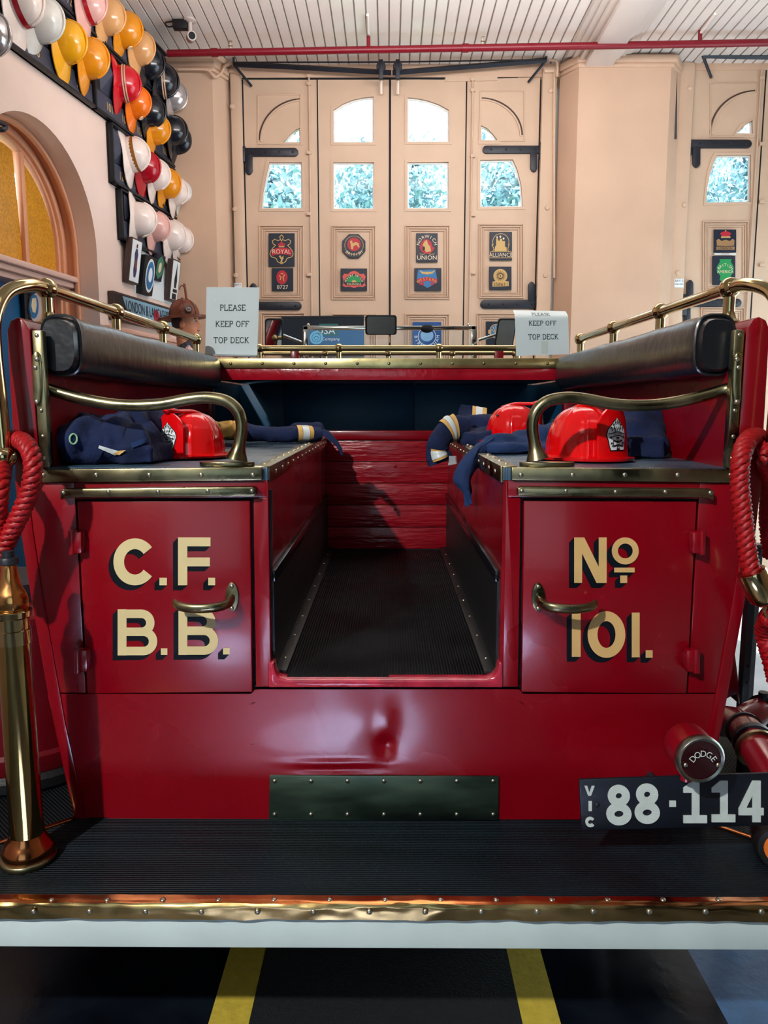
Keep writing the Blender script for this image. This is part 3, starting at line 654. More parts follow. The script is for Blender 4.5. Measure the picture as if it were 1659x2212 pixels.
for sd in (-1, 1):
    f = lambda l: [(mp(sd, x), y) for x, y in l]
    door = fpoly('locker_door', f([(168, 1082), (541, 1080), (546, 1494), (190, 1497)]), RED, 0.005, 0.02, 0.003)
    door['label'] = 'left locker door lettered C.F. B.B. with brass handle' if sd < 0 else 'right locker door lettered No 101. with brass handle'
    for hx, hy in ((174, 1168), (186, 1420)):
        hx = mp(sd, hx)
        hb = build(slab(MB(), rect(hx - 13, hy - 24, hx + 13, hy + 24), YP, 0.030, 0.03), 'hinge', RED, door, bevel=0.006)
        build(MB().tube([P(hx - sd * -9, hy - 25, YP, 0.026), P(hx - sd * -9, hy + 25, YP, 0.026)], 0.008, 10), 'hinge_pin', RED, door)
    # handle
    cx, cy = (503, 1287) if sd < 0 else (1161, 1288); hs = -1 if sd < 0 else 1
    hp = build(MB().prism([P(x, y, YP, 0.012) for x, y in ell(cx, cy, 14, 31, 22)], (0, 0.010, 0)), 'handle', BRASSD, door, bevel=0.003)
    hpth = cat_rom([P(cx, cy + 4, YP, 0.008), P(cx + hs * 2, cy + 6, YP, 0.045), P(cx + hs * 22, cy + 9, YP, 0.068), P(cx + hs * 65, cy + 11, YP, 0.072), P(cx + hs * 100, cy + 9, YP, 0.060), P(cx + hs * 117, cy + 6, YP, 0.040)], 6)
    build(MB().tube(hpth, [0.013] * 6 + [0.0115] * (len(hpth) - 7) + [0.007], 12, flatten=(1.0, 0.62)), 'handle', BRASSD, door)
    screws(door, [P(cx, cy - 23, YP, 0.0125), P(cx, cy + 24, YP, 0.0125)], r=0.0055)
    if sd < 0:
        letters(door, [glyph_C(247, 1162, 86, 101, 23), [rect(346, 1247, 362, 1263)], glyph_F(386, 1160, 70, 103, 20), [rect(451, 1247, 466, 1263)],
                       glyph_B(256, 1315, 86, 99, 19), [rect(349, 1399, 363, 1413)], glyph_B(387, 1312, 86, 101, 19), [rect(483, 1398, 497, 1412)]], -11, 11, GOLD)
    else:
        letters(door, [glyph_N(1239, 1160, 70, 98, 19), glyph_O(1320, 1160, 58, 58, 13) + [rect(1325, 1225, 1369, 1235), rect(1338, 1242, 1353, 1258)], [rect(1234, 1321, 1253, 1417)],
                       glyph_O(1268, 1319, 81, 100, 21), [rect(1363, 1322, 1380, 1418)], [rect(1393, 1403, 1408, 1419)]], -11, 11, GOLD2)
    # brass strips: bench nosing and drip rail
    ns = fpoly('bench_strip', f([(90, 1013), (568, 1009), (568, 1037), (92, 1042)]), BRASSD, 0.010, 0.03, 0.003)
    screws(ns, [P(mp(sd, x), 1025, YP, 0.0102) for x in (97, 211, 325, 437, 548)], r=0.0058)
    dr_ = fpoly('drip_rail', f([(138, 1058), (146, 1054), (548, 1049), (557, 1052), (557, 1068), (548, 1070), (180, 1072), (150, 1074), (139, 1078)]), BRASSD, 0.024, 0.03, 0.005)
    screws(dr_, [P(mp(sd, x), y, YP, 0.0242) for x, y in ((146, 1062), (242, 1060), (348, 1060), (454, 1058), (548, 1058))], r=0.0052)

# benches, aisle
XA = [P(580, 1010, YP).x, P(1085, 1010, YP).x]
for sd in (-1, 1):
    xi = XA[0] if sd < 0 else XA[1]; xo = XC + sd * 0.80
    build(MB().box((min(xi, xo), YP, ZS - 0.03), (max(xi, xo), YE, ZS)), 'bench_top', BENCH, T, bevel=0.002)
    # brass corner strip along the aisle edge
    tr = build(MB().box((min(xi, xi + sd * 0.035), YP, ZS), (max(xi, xi + sd * 0.035), YE - 0.01, ZS + 0.004)).box((xi - 0.004 * (sd < 0) * -1 - 0.004, YP, ZS - 0.035), (xi + 0.004, YE - 0.01, ZS + 0.004)), 'aisle_edge_strip', BRASSD, T, bevel=0.002)
    screws(tr, [V((xi + sd * 0.018, YP + 0.06 + k * 0.115, ZS + 0.004)) for k in range(14)], (0, 0, 1), r=0.006)
    screws(tr, [V((xi - sd * 0.0045, YP + 0.09 + k * 0.115, ZS - 0.016)) for k in range(14)], (-sd, 0, 0), r=0.006)
    wallx = xi + sd * 0.004
    build(MB().box((min(wallx, wallx + sd * 0.02), YP + 0.002, ZF), (max(wallx, wallx + sd * 0.02), YE, ZS - 0.03)), 'aisle_side', RED, T)
    xa = wallx - sd * 0.006
    build(MB().box((min(xa, wallx), YP + 0.03, ZF), (max(xa, wallx), YE, 1.205)), 'rubber_lining', RUBBER, T)
    xb = wallx - sd * 0.012
    build(MB().box((min(xb, wallx), YP + 0.03, 1.195), (max(xb, wallx), YE, 1.225)), 'lining_strip', mat('black_gloss_strip', srgb(20, 20, 24), 0.2), T, bevel=0.003)
    st = build(MB().box((min(wallx, wallx - sd * 0.035), YP + 0.03, ZF), (max(wallx, wallx - sd * 0.035), YE, ZF + 0.012)), 'floor_edge_strip', RUBBER, T, bevel=0.003)
    screws(st, [V((wallx - sd * 0.018, YP + 0.12 + k * 0.2, ZF + 0.012)) for k in range(8)], (0, 0, 1), r=0.005)
build(MB().box((XA[0], YP + 0.012, ZF - 0.03), (XA[1], YE, ZF)), 'aisle_floor', RIB_Y, T)
# boarded end wall of the aisle
zz = [P(840, y, YE).z for y in (1186, 1139, 1091, 1044, 997, 950)]
for k in range(5):
    build(MB().box((XA[0] - 0.02, YE - 0.006 * (k % 2) * 0.3, zz[k] + 0.0012), (XA[1] + 0.02, YE + 0.02, zz[k + 1] - 0.0012)), 'end_board', REDW, T, bevel=0.0025)
build(MB().box((XA[0] - 0.02, YE + 0.004, ZF - 0.02), (XA[1] + 0.02, YE + 0.025, zz[5])), 'end_backing', BLACK, T, smooth=0)
build(MB().box((XA[0] - 0.03, YE - 0.012, zz[5]), (XA[1] + 0.03, YE + 0.03, P(840, 930, YE).z)), 'end_cap_rail', RED, T, bevel=0.004)
screws(T, [P(854, y, YE, 0.004) for y in (1007, 1100, 1171)], r=0.007, m=RED, name='board_bolt')
# locker under the top deck, blue inside
zb0, zb1 = 1.30, 1.732
for a, b, dd in ((-0.80, -0.556, 0.02), (-0.556, 0.138, 0), (0.138, 0.80, 0.012)):
    build(MB().box((XC + a, 4.12 + dd, zb0), (XC + b, 4.15 + dd, zb1)), 'locker_board', BLUEP, T, bevel=0.003)
build(MB().box((XC - 0.8, YE + 0.03, ZS - 0.06), (XC + 0.8, 4.13, ZS - 0.03)), 'locker_floor', mat('locker_floor_blue', srgb(16, 40, 58), 0.6), T)
for sd in (-1, 1):
    build(MB().box((XC + sd * 0.79, YE + 0.03, ZS - 0.1), (XC + sd * 0.812, 4.13, 1.733)), 'locker_side', BLUEP, T)
    p = MB().box((XC + sd * 0.80 - 0.02, 3.44, ZS), (XC + sd * 0.80 + 0.02, 3.49, 1.735)); build(p, 'deck_post', RED, T, bevel=0.004)
# top deck
xa, xb = P(470, 800, 3.4).x, P(1206, 800, 3.4).x
dk = build(MB().box((xa, 3.40, 1.732), (xb, 4.62, 1.79)), 'deck_fascia', mat('deck_red_scuffed', srgb(160, 14, 34), 0.22, coat=0.4, var=0.15, vscale=9, bump=0.35, bscale=22), T, bevel=0.003)
build(MB().box((xa - 0.02, 3.42, 1.788), (xb + 0.02, 4.62, 1.815)), 'deck_top', RUBBER, T)
ds = build(MB().box((xa - 0.01, 3.392, 1.782), (xb + 0.01, 3.43, 1.826)), 'deck_strip', mat('pale_brass_strip', srgb(205, 188, 132), 0.3, 1.0, var=0.25, vscale=12, bump=0.12, bscale=14), T, bevel=0.003)
screws(ds, [V((xa + 0.06 + k * 0.1375, 3.3918, 1.803)) for k in range(11)], r=0.007, m=BRASSD)
def ball_post(par, p, top, rp=0.014, rb=0.026, flange=True):
    q = build(MB().lathe([(rp, p.z - top.z), (rp, 0)], top, (0, 0, 1), 14), 'rail_post', BRASS, par)
    if flange: build(MB().lathe([(rp * 2.1, 0), (rp * 2.1, 0.006), (rp * 1.3, 0.014), (rp, 0.03)], p, (0, 0, 1), 16), 'post_flange', BRASS, par)
    build(MB().sphere(top, rb, 18, 12), 'rail_ball', BRASS, par)
# deck rails
zr = P(840, 752, 3.6).z
dr1 = build(MB().tube([V((xa + 0.02, 3.6, zr)), V((xb - 0.02, 3.6, zr))], 0.0135, 14), 'deck_rail', BRASS, T)
for x in (732, 948, 560, 1118): 
    q = P(x, 752, 3.6); ball_post(dr1, V((q.x, 3.6, 1.815)), V((q.x, 3.6, zr)), 0.011, 0.021, False)
zr2 = P(840, 763, 4.55).z
dr2 = build(MB().tube([V((xa + 0.02, 4.55, zr2)), V((xb - 0.02, 4.55, zr2))], 0.013, 14), 'deck_rail', BRASS, T)
for x in (562, 703, 838, 977, 1112):
    q = P(x, 763, 4.55); ball_post(dr2, V((q.x, 4.55, 1.815)), V((q.x, 4.55, zr2)), 0.011, 0.021, False)
for x in (635, 1080): q = P(x, 765, 4.5); build(MB().box((q.x - 0.024, 4.52, 1.815), (q.x + 0.024, 4.58, zr2 + 0.02)), 'rail_clamp', RED, T, bevel=0.004)
# cushions
def cushion(sd):
    y0, y1 = 1.825, 3.40; cx = XC + sd * 0.768; cz = 1.762; hx, hz = 0.047, 0.070; n = 22; mb = MB(); vs = []; m = 60
    for i in range(m + 1):
        y = y0 + (y1 - y0) * i / m
        e = min(y - y0, y1 - y); k = 1.0 if e > 0.045 else math.sqrt(max(0.02, 1 - ((0.045 - e) / 0.045) ** 2))
        for j in range(n):
            a = 2 * PI * j / n; c, s_ = math.cos(a), math.sin(a); q = 0.62
            px = math.copysign(abs(c) ** q, c) * hx * (0.75 + 0.25 * k); pz = math.copysign(abs(s_) ** q, s_) * hz * (0.80 + 0.20 * k)
            w = 0.0035 * noise.noise(V((a * 1.2, y * 9, sd)))
            vs.append(V((cx + px * (1 + w * 8), y, cz + pz + w)))
    fs = [(i * n + j, i * n + (j + 1) % n, (i + 1) * n + (j + 1) % n, (i + 1) * n + j) for i in range(m) for j in range(n)] + [tuple(range(n)), tuple(range(m * n, m * n + n))[::-1]]
    c = build(mb.add(vs, fs), 'backrest_cushion', LEATHER, T, smooth=60)
    seam = [vs[k * n + 0] for k in ()]
    ring = []
    for j in range(n):
        a = 2 * PI * j / n; cc_, ss = math.cos(a), math.sin(a); q = 0.62
        ring.append(V((cx + math.copysign(abs(cc_) ** q, cc_) * hx * 0.98, y0 + 0.02, cz + math.copysign(abs(ss) ** q, ss) * hz * 0.985)))
    build(MB().tube(ring, 0.004, 6, closed=True), 'piping', LEATHER, c)
for sd in (-1, 1): cushion(sd)
# brass trim on the board ends
for sd in (-1, 1):
    tr = build(MB().box((XC + sd * 0.80 - 0.012, YP - 0.012, ZS), (XC + sd * 0.80 + 0.012, YP + 0.012, ZT - 0.03)), 'end_trim', BRASSD, T, bevel=0.004)
    screws(tr, [V((XC + sd * 0.80, YP - 0.0125, z)) for z in (1.50, 1.55, 1.61, 1.78)], r=0.005)
    # backrest rails
    zr = 1.904; yy = (1.93, 2.40, 2.88, 3.36); xx = (0.833, 0.829, 0.826, 0.823)
    pts = [V((XC + sd * x, y, zr)) for x, y in zip(xx, yy)]
    xe = 0.87
    near = cat_rom([pts[0], V((XC + sd * 0.842, 1.86, zr - 0.002)), V((XC + sd * 0.862, 1.785, zr - 0.03)), V((XC + sd * 0.872, 1.745, zr - 0.09)), V((XC + sd * 0.872, 1.735, zr - 0.16)), V((XC + sd * 0.865, 1.73, zr - 0.28)), V((XC + sd * 0.862, 1.73, 1.52))], 8)
    rl = build(MB().tube(near[::-1] + pts[1:], 0.0155, 16), 'backrest_rail', BRASS, T, smooth=60)
    for p in pts: ball_post(rl, V((p.x, p.y, ZT - 0.004)), p)
    build(MB().sphere(V((XC + sd * 0.862, 1.73, 1.507)), 0.026, 20, 14), 'rail_end_ball', BRASS, rl)
    # fixing lug from rail end to body
    build(MB().tube([V((XC + sd * 0.862, 1.735, 1.507)), V((XC + sd * 0.868, YP + 0.01, 1.507))], 0.010, 8), 'rail_lug', BRASS, rl)
    # arm rail
    pp = [(84, 834), (110, 843), (180, 862), (260, 875), (340, 874), (410, 862), (450, 859), (490, 867), (514, 889), (522, 920), (518, 955), (511, 992)]
    path = cat_rom([P(mp(sd, x), y, 1.835, 0.03 * max(0, (110 - x) / 30)) for x, y in pp], 6)
    ar = build(MB().tube(path, [0.017] * 3 + [0.0142] * (len(path) - 9) + [0.0148, 0.016, 0.018, 0.021, 0.024, 0.027], 16), 'arm_rail', BRASSD, T, smooth=60)
    fl = MB().prism([PZ(mp(sd, x), y, ZS) + V((0, 0, 0.001)) for x, y in ()] or [V((XC + sd * (0.41 + 0.068 * math.cos(a) - 0.0), 1.838 + 0.026 * math.sin(a), ZS + 0.001)) for a in [2 * PI * k / 24 for k in range(24)]], (0, 0, 0.010))
    q = P(mp(sd, 490), 1000, 1.835).x
    fl = MB().prism([V((q + 0.066 * math.cos(a), 1.838 + 0.026 * math.sin(a), ZS + 0.001)) for a in [2 * PI * k / 24 for k in range(24)]], (0, 0, 0.010))
    fo = build(fl, 'rail_foot', BRASSD, ar, bevel=0.003)
    lug = [(76, 768), (84, 758), (93, 766), (96, 800), (97, 838), (95, 866), (86, 878), (78, 866)]
    build(slab(MB(), [(mp(sd, x), y) for x, y in lug], YP, 0.020, 0.022), 'rail_lug_plate', BRASSD, ar, bevel=0.005)
    screws(ar, [P(mp(sd, x), y, YP, 0.0205) for x, y in ((88, 777), (85, 795), (88, 868))], r=0.0055)
    # small red board clips under cushion
# rear step
build(MB().box((-1.3, 1.475, 0.49), (1.3, 1.80, ZSTEP - 0.006)), 'step_board', WHITE, T, bevel=0.003)
build(MB().box((-1.3, 1.49, ZSTEP - 0.006), (1.3, 1.80, ZSTEP)), 'step_mat', RIB_X, T)
nz = MB()
def nose_top(u, v):
    x = -1.3 + 2.6 * u; w = 0.0022 * noise.noise(V((x * 7, v * 2, 0))) + 0.0018 * noise.noise(V((x * 22, v * 3, 4)))
    prof = [(1.492, ZSTEP + 0.004), (1.474, ZSTEP + 0.0045), (1.4655, ZSTEP + 0.003), (1.4615, ZSTEP - 0.003), (1.4610, ZSTEP - 0.015), (1.4605, ZSTEP - 0.030)]
    i = v * 5; k = min(4, int(i)); f_ = i - k; a, b = prof[k], prof[k + 1]
    return V((x, a[0] + (b[0] - a[0]) * f_ + w * (k > 1) * 1.5, a[1] + (b[1] - a[1]) * f_ + w * 0.6))
nt_ = MB().grid(lambda u, v: nose_top(u, v * 0.4), 260, 6); nosing = build(nt_, 'step_nosing_top', COPPER, T, smooth=60)
nf_ = MB().grid(lambda u, v: nose_top(u, 0.4 + v * 0.6), 260, 9); nosingf = build(nf_, 'step_nosing_face', NOSE, T, smooth=60)
screws(nosing, [PZ(x, 1943, ZSTEP + 0.0045) for x in range(-8, 1659, 120)], (0, 0, 1), r=0.0062)
screws(nosingf, [P(x, 1970, 1.4595) for x in range(72, 1659, 121)], r=0.0062)
# kick plate
kp = fpoly('kick_plate', [(583, 1673), (1077, 1675), (1076, 1769), (581, 1769)], KICK, 0.006, 0.008, 0.0015)
screws(kp, [P(594 + k * 78.5, y, YP, 0.0062) for k in range(7) for y in (1685, 1757)], r=0.0058)
# side running boards with copper edge, and what carries the body
for sd in (-1, 1):
    pl = [(0.78, 1.80), (0.98, 1.64), (1.30 if sd < 0 else 1.08, 1.64), (1.30 if sd < 0 else 1.08, 4.6), (0.70, 4.6), (0.70, 1.80)]
    build(MB().prism([V((XC + sd * x, y, ZSTEP - 0.02)) for x, y in pl], (0, 0, 0.0225)), 'running_board', RIB_D, T)
    e = MB().prism([V((XC + sd * x, y, ZSTEP - 0.004)) for x, y in ((0.785, 1.80), (0.785, 1.785), (0.985, 1.620), (0.985, 1.636))], (0, 0, 0.010)); build(e, 'edge_strip', COPPER, T, bevel=0.002)
build(MB().box((-0.70, 1.83, 0.42), (0.70, 6.6, ZF - 0.04)), 'chassis', BLACK, T)
build(MB().box((-0.78, 4.16, ZF - 0.2), (0.78, 5.2, 1.70)), 'cab_body', RED, T, bevel=0.02)
build(MB().box((-0.45, 5.2, 0.7), (0.45, 6.6, 1.35)), 'bonnet', RED, T, bevel=0.05)
for y in (2.75, 6.0):
    for sd in (-1, 1):
        w = build(MB().lathe([(0.22, -0.09), (0.36, -0.10), (0.42, -0.06), (0.43, 0), (0.42, 0.06), (0.36, 0.10), (0.22, 0.09)], (XC + sd * 0.66, y, 0.43), (1, 0, 0), 32), 'tyre', RUBBER, T)
        build(MB().lathe([(0.05, -0.06), (0.22, -0.05), (0.23, 0.05), (0.05, 0.06)], (XC + sd * 0.66, y, 0.43), (1, 0, 0), 24), 'wheel_hub', RED, T)
# windscreen and mirrors
YS = 5.0
wf = MB()
for r_ in (rect(655, 704, 1028, 713), rect(655, 704, 666, 800), rect(1018, 704, 1030, 800)): slab(wf, r_, YS, 0.012, 0.024)
build(wf, 'windscreen_frame', CHROME, T, bevel=0.004)
build(slab(MB(), rect(664, 711, 1020, 800), YS, 0, 0.004), 'windscreen_glass', GLASS, T, smooth=0)
build(MB().sphere(P(922, 711, YS, 0.03), 0.033, 16, 10, (1.25, 0.8, 0.8)), 'wiper_motor', BLACK, T)
for x in (666, 1012): build(MB().sphere(P(x, 702, YS), 0.011, 8, 6), 'frame_nut', CHROME, T)
MIR = mat('mirror_glass', srgb(190, 200, 200), 0.04, 1.0)
def tilt(mb, cx0, cy0, cx1, cy1):
    c_ = P((cx0 + cx1) / 2, (cy0 + cy1) / 2, YS - 0.15); Rm = Matrix.Rotation(math.radians(13), 3, 'X')
    mb.v = [c_ + Rm @ (p - c_) for p in mb.v]; return mb
def mirror(cx0, cy0, cx1, cy1, sl, arm, glassy=True):
    r = 6; pts = []
    for (x, y, a) in ((cx1 - r, cy0 + r, 90), (cx0 + r, cy0 + r, 180), (cx0 + r, cy1 - r, 270), (cx1 - r, cy1 - r, 360)):
        for k in range(5): t = math.radians(a - 90 + 90 * k / 4); pts.append((x + r * math.cos(t) + sl * ((y - cy0) / (cy1 - cy0) - 0.5), y - r * math.sin(t)))
    m_ = build(tilt(slab(MB(), pts, YS - 0.15, 0.012, 0.03), cx0, cy0, cx1, cy1), 'wing_mirror', BLACK, T, bevel=0.004)
    mx_, my_ = (cx0 + cx1) / 2, (cy0 + cy1) / 2
    build(tilt(slab(MB(), [(mx_ + (x - mx_) * 0.88, my_ + (y - my_) * 0.9) for x, y in pts], YS - 0.15, 0.0135, 0.002), cx0, cy0, cx1, cy1), 'mirror_glass', MIR if glassy else mat('mirror_back_grey', srgb(120, 128, 126), 0.3, 0.6, var=0.2), m_, smooth=0)
    build(MB().tube([P(*a, YS - 0.12) for a in arm], 0.009, 8), 'mirror_arm', CHROME, m_)
mirror(573, 688, 611, 752, -2, [(611, 724), (652, 740)])
mirror(789, 681, 857, 723, 0, [(796, 706), (842, 717), (842, 740)])
mirror(1072, 688, 1112, 750, -8, [(1034, 735), (1080, 720)], False)
# number plate and tail lamp
YN = 1.60
np_ = build(slab(MB(), [(1250, 1682), (1700, 1667), (1700, 1781), (1255, 1793)], YN, 0.004, 0.008), 'number_plate', PLATE, T, bevel=0.003)
def plate_glyph(polys, name='plate_character'):
    mb = MB()
    for k, q in enumerate(polys): slab(mb, q, YN, 0.0065 + 0.00003 * k, 0.003)
    build(mb, name, PLATEW, np_, smooth=0)
def g8(x, y, w, h, t): return stroke(arcp(x + w / 2, y + h * .27, w * .44 - t / 2, h * .27 - t / 2, 0, 360, 26)[:-1], t, True) + stroke(arcp(x + w / 2, y + h * .72, w * .5 - t / 2, h * .28 - t / 2, 0, 360, 26)[:-1], t, True)
def g1(x, y, w, h): return [rect(x + w * .36, y + h * .05, x + w * .68, y + h * .85), rect(x, y + h * .82, x + w, y + h), [(x, y + h * .28), (x, y + h * .17), (x + w * .36, y), (x + w * .68, y), (x + w * .68, y + h * .1), (x + w * .36, y + h * .28)]]
def g4(x, y, w, h): return [rect(x + w * .55, y, x + w * .88, y + h), rect(x, y + h * .66, x + w, y + h * .83), [(x, y + h * .68), (x + w * .55, y), (x + w * .66, y + h * .22), (x + w * .28, y + h * .68)]]
plate_glyph(g8(1308, 1693, 54, 86, 17)); plate_glyph(g8(1369, 1690, 54, 86, 17)); plate_glyph([rect(1444, 1727, 1458, 1740)])
plate_glyph(g1(1474, 1684, 51, 91)); plate_glyph(g1(1535, 1684, 51, 89)); plate_glyph(g4(1593, 1684, 54, 89))
plate_glyph([[(1261, 1695), (1267, 1695), (1274, 1716), (1269, 1716)], [(1277, 1695), (1283, 1695), (1275, 1716), (1270, 1716)]]); plate_glyph([rect(1270, 1728, 1277, 1749)]); plate_glyph(glyph_C(1263, 1762, 20, 21, 6))
screws(np_, [P(1289, 1737, YN, 0.0045)], r=0.006, m=PLATE)
build(MB().tube([P(1470, 1770, YN, -0.004), V((P(1470, 1770, YN).x, YP + 0.01, P(1470, 1770, YN).z))], 0.012, 8), 'plate_bracket', IRON, np_)
lc = P(1513, 1641, 1.52); ax = V((0.03, -1, 0.0)).normalized(); lb = lc - ax * 0.17
tl = build(MB().lathe([(0.030, -0.100), (0.043, -0.093), (0.0485, -0.075), (0.0485, -0.015)], lc, ax, 28), 'tail_lamp', RED, T, smooth=50)
build(MB().lathe([(0.0475, -0.016), (0.051, -0.012), (0.0515, 0), (0.047, 0.005), (0.042, 0.003)], lc, ax, 32, caps=False), 'lamp_rim', mat('worn_nickel', srgb(150, 150, 142), 0.3, 1.0, var=0.3, vscale=40), tl, smooth=50)
build(MB().lathe([(0.0435, -0.004), (0.043, 0.0015), (0.02, 0.0025)], lc, ax, 28), 'lamp_lens', mat('dark_red_lens', srgb(40, 4, 10), 0.15, coat=0.5), tl)
tx = MB(); arc_px(tx, 'DODGE', 1515, 1652, 22, 14, 1.5205, 0.0105, 90, 104, sx=0.95); build(tx, 'lamp_lettering', PLATEW, tl, smooth=0)
screws(tl, [P(1479, 1650, 1.52, 0.006), P(1549, 1650, 1.52, 0.006)], r=0.005)
build(MB().tube([lc - ax * 0.06, lc - ax * 0.06 - V((0, 0, 0.075))], 0.014, 10), 'lamp_stalk', RED, tl)
# ================================================================== ON THE WALLS AND DOORS
NV = flat('plaque_navy', (12, 24, 42), 0.45); EG = flat('emblem_gold', (196, 160, 96), 0.5); ER = flat('emblem_red', (176, 26, 44), 0.5)
EGN = flat('emblem_green', (22, 140, 72), 0.5); EBL = flat('emblem_blue', (40, 110, 160), 0.5); ECR = flat('emblem_cream', (222, 204, 172), 0.5); EPK = flat('emblem_coral', (206, 84, 74), 0.5)
EWH = flat('emblem_white', (224, 230, 232), 0.5); EBK = flat('emblem_black', (18, 20, 26), 0.5)
FR = 0.026
def plaque(shape, label, name='insurance_plaque', m=NV, group='insurance plaques on the bay doors', fr=0.024, cat='plaque'):
    return tag(build(slab(MB(), shape, YD, fr, 0.012), name, m, None, bevel=0.002, seg=1), label, cat, group)
def em(par, name, m, polys=(), strokes=(), texts=(), fr=0.025, arcs=()):
    mb = MB()
    for k, q in enumerate(polys): slab(mb, q, YD, fr + 0.00003 * k, 0.002)
    for pts, w, cl in strokes: stroke_px(mb, pts, w, YD, fr, 0.002, cl)
    for s_, cx, base, h, sx in texts: text_px(mb, s_, cx, base, h, YD, fr, sx)
    for a in arcs: arc_px(mb, a[0], a[1], a[2], a[3], a[4], YD, fr, a[5], a[6], a[7], a[8] if len(a) > 8 else 1.0)
    return build(mb, name, m, par, smooth=0)
# ROYAL
p = plaque(rect(581, 505, 637, 576), 'navy plaque reading ROYAL on the left bay door leaf')
ol = [(609, 508.5), (613, 513), (611, 519), (617, 521), (624, 518), (629, 522), (627, 528), (622, 531), (627, 536), (632, 543), (634, 550), (631, 556), (624, 558), (620, 560), (618, 566), (609, 571)]
em(p, 'outline', EG, strokes=[(ol + [(1218 - x, y) for x, y in ol[::-1][1:-1]], 1.5, True)])
em(p, 'banner', ER, [[(587, 541), (598, 537), (609, 536), (620, 537), (631, 541), (630, 554), (620, 551), (609, 550), (598, 551), (588, 554)]], fr=0.0255)
em(p, 'lettering', ECR, texts=[('ROYAL', 609, 549, 9.5, 0.98)], fr=0.0272)
em(p, 'crown', ER, [[(601, 526), (604, 528), (609, 522), (614, 528), (617, 526), (615, 534), (603, 534)]]); em(p, 'crown_trim', EG, [rect(603, 533, 615, 535), ell(609, 521, 1.5, 1.5, 8)], fr=0.0258)
em(p, 'bird', EG, [[(603, 554), (607, 553), (609, 558), (613, 553), (613, 560), (610, 565), (612, 569), (606, 568), (608, 562)]])
# red oval with number
p = plaque(rect(588, 580, 634, 629), 'navy plaque with red oval lion and gold numerals below ROYAL')
em(p, 'oval', ER, [ell(610, 600, 12, 15)]); em(p, 'figure', EG, strokes=[([(604, 596), (608, 600), (606, 606)], 2, False), ([(616, 594), (612, 600), (614, 608)], 2, False), ([(607, 592), (613, 592)], 2, False)], fr=0.027)
em(p, 'lettering', ECR, texts=[('8727', 611, 625, 8.5, 1.05)])
# BRITISH
p = plaque([(x, y) for x, y in ell(764.5, 532.5, 27, 28, 8, 22.5, 382.5)][:8], 'octagonal navy plaque reading BRITISH with a red roundel')
em(p, 'roundel', ER, [ell(765, 529, 14.5, 14.5)]); em(p, 'ring', EG, strokes=[(ell(765, 531, 20, 20, 30), 0.9, True)])
em(p, 'lion', EG, [[(756, 522), (761, 521), (762, 527), (769, 524), (775, 527), (777, 536), (773, 535), (771, 530), (764, 533), (763, 540), (759, 539), (758, 530)]], fr=0.027)
em(p, 'lettering', ECR, arcs=[('BRITISH', 765, 529, 25.5, 6.5, 270, 84, True)])
# PROVIDENT INSTITUTE
p = plaque(rect(736, 581, 793, 629), 'navy plaque with coral cartouche and green rising sun dome')
ct = [(740, 618), (743, 609), (740, 598), (744, 592), (752, 593), (758, 588), (765, 586), (772, 588), (778, 593), (786, 592), (790, 598), (787, 609), (790, 618), (784, 621), (774, 620), (765, 623), (756, 620), (746, 621)]
em(p, 'cartouche', EPK, [ct]); em(p, 'band', EBK, [arcp(765, 614, 22, 21, 0, 180, 20)], fr=0.0262); em(p, 'dome', EGN, [arcp(765, 611, 15, 14, 0, 180, 16)], fr=0.0272)
em(p, 'sun', EG, [arcp(765, 611, 5, 5, 0, 180, 10)], fr=0.0285); em(p, 'foot_band', EBK, [rect(746, 611, 784, 617)], fr=0.0275)
em(p, 'lettering', ECR, arcs=[('PROVIDENT INSTITUTE', 765, 614, 16.5, 4.2, 90, 150, False)], texts=[('INSURANCE', 765, 616.3, 4.2, 1.0)], fr=0.029)
# NORWICH UNION
p = plaque(rect(899, 505, 945, 567), 'navy plaque reading NORWICH UNION around a red figure roundel')
em(p, 'roundel', ER, [[(906, 536), (910, 525), (917, 518), (924, 518), (931, 524), (934, 534), (939, 537), (934, 544), (928, 549), (919, 549), (911, 545)]])
em(p, 'figure', EG, [[(917, 522), (922, 520), (924, 528), (929, 534), (931, 544), (920, 546), (915, 538), (913, 530)]], fr=0.027); em(p, 'shield', EBK, [ell(915, 538, 2.8, 4.5, 14)], fr=0.0285)
em(p, 'lettering', ECR, arcs=[('NORWICH', 922, 531, 15.5, 7.2, 90, 158, False)], texts=[('UNION', 922, 562, 9.5, 1.0)]); em(p, 'scroll', EG, strokes=[([(906, 549.5), (914, 550.5), (918, 549)], 0.9, False), ([(926, 549), (930, 550.5), (939, 549.5)], 0.9, False)])
# WESTERN shield
p = plaque(rect(895, 580, 953, 629), 'navy plaque with blue and red shield and gold eagle')
em(p, 'shield', EBL, [[(903, 584), (940, 583), (944, 604), (940, 613), (932, 618), (923, 623), (914, 618), (904, 613), (900, 605)]])
em(p, 'chevron', ER, [[(900, 604), (922, 599), (945, 604), (942, 613), (922, 607), (904, 614)], [(905, 615), (916, 611), (916, 618)], [(930, 611), (939, 614), (931, 618)]], fr=0.0265)
em(p, 'eagle', EG, [[(906, 585), (914, 588), (922, 588), (932, 588), (940, 585), (934, 592), (922, 594), (911, 592)]], fr=0.0265); em(p, 'lettering', EG, arcs=[('WESTERN', 922, 640, 33.5, 6, 90, 62, False)], fr=0.0282)
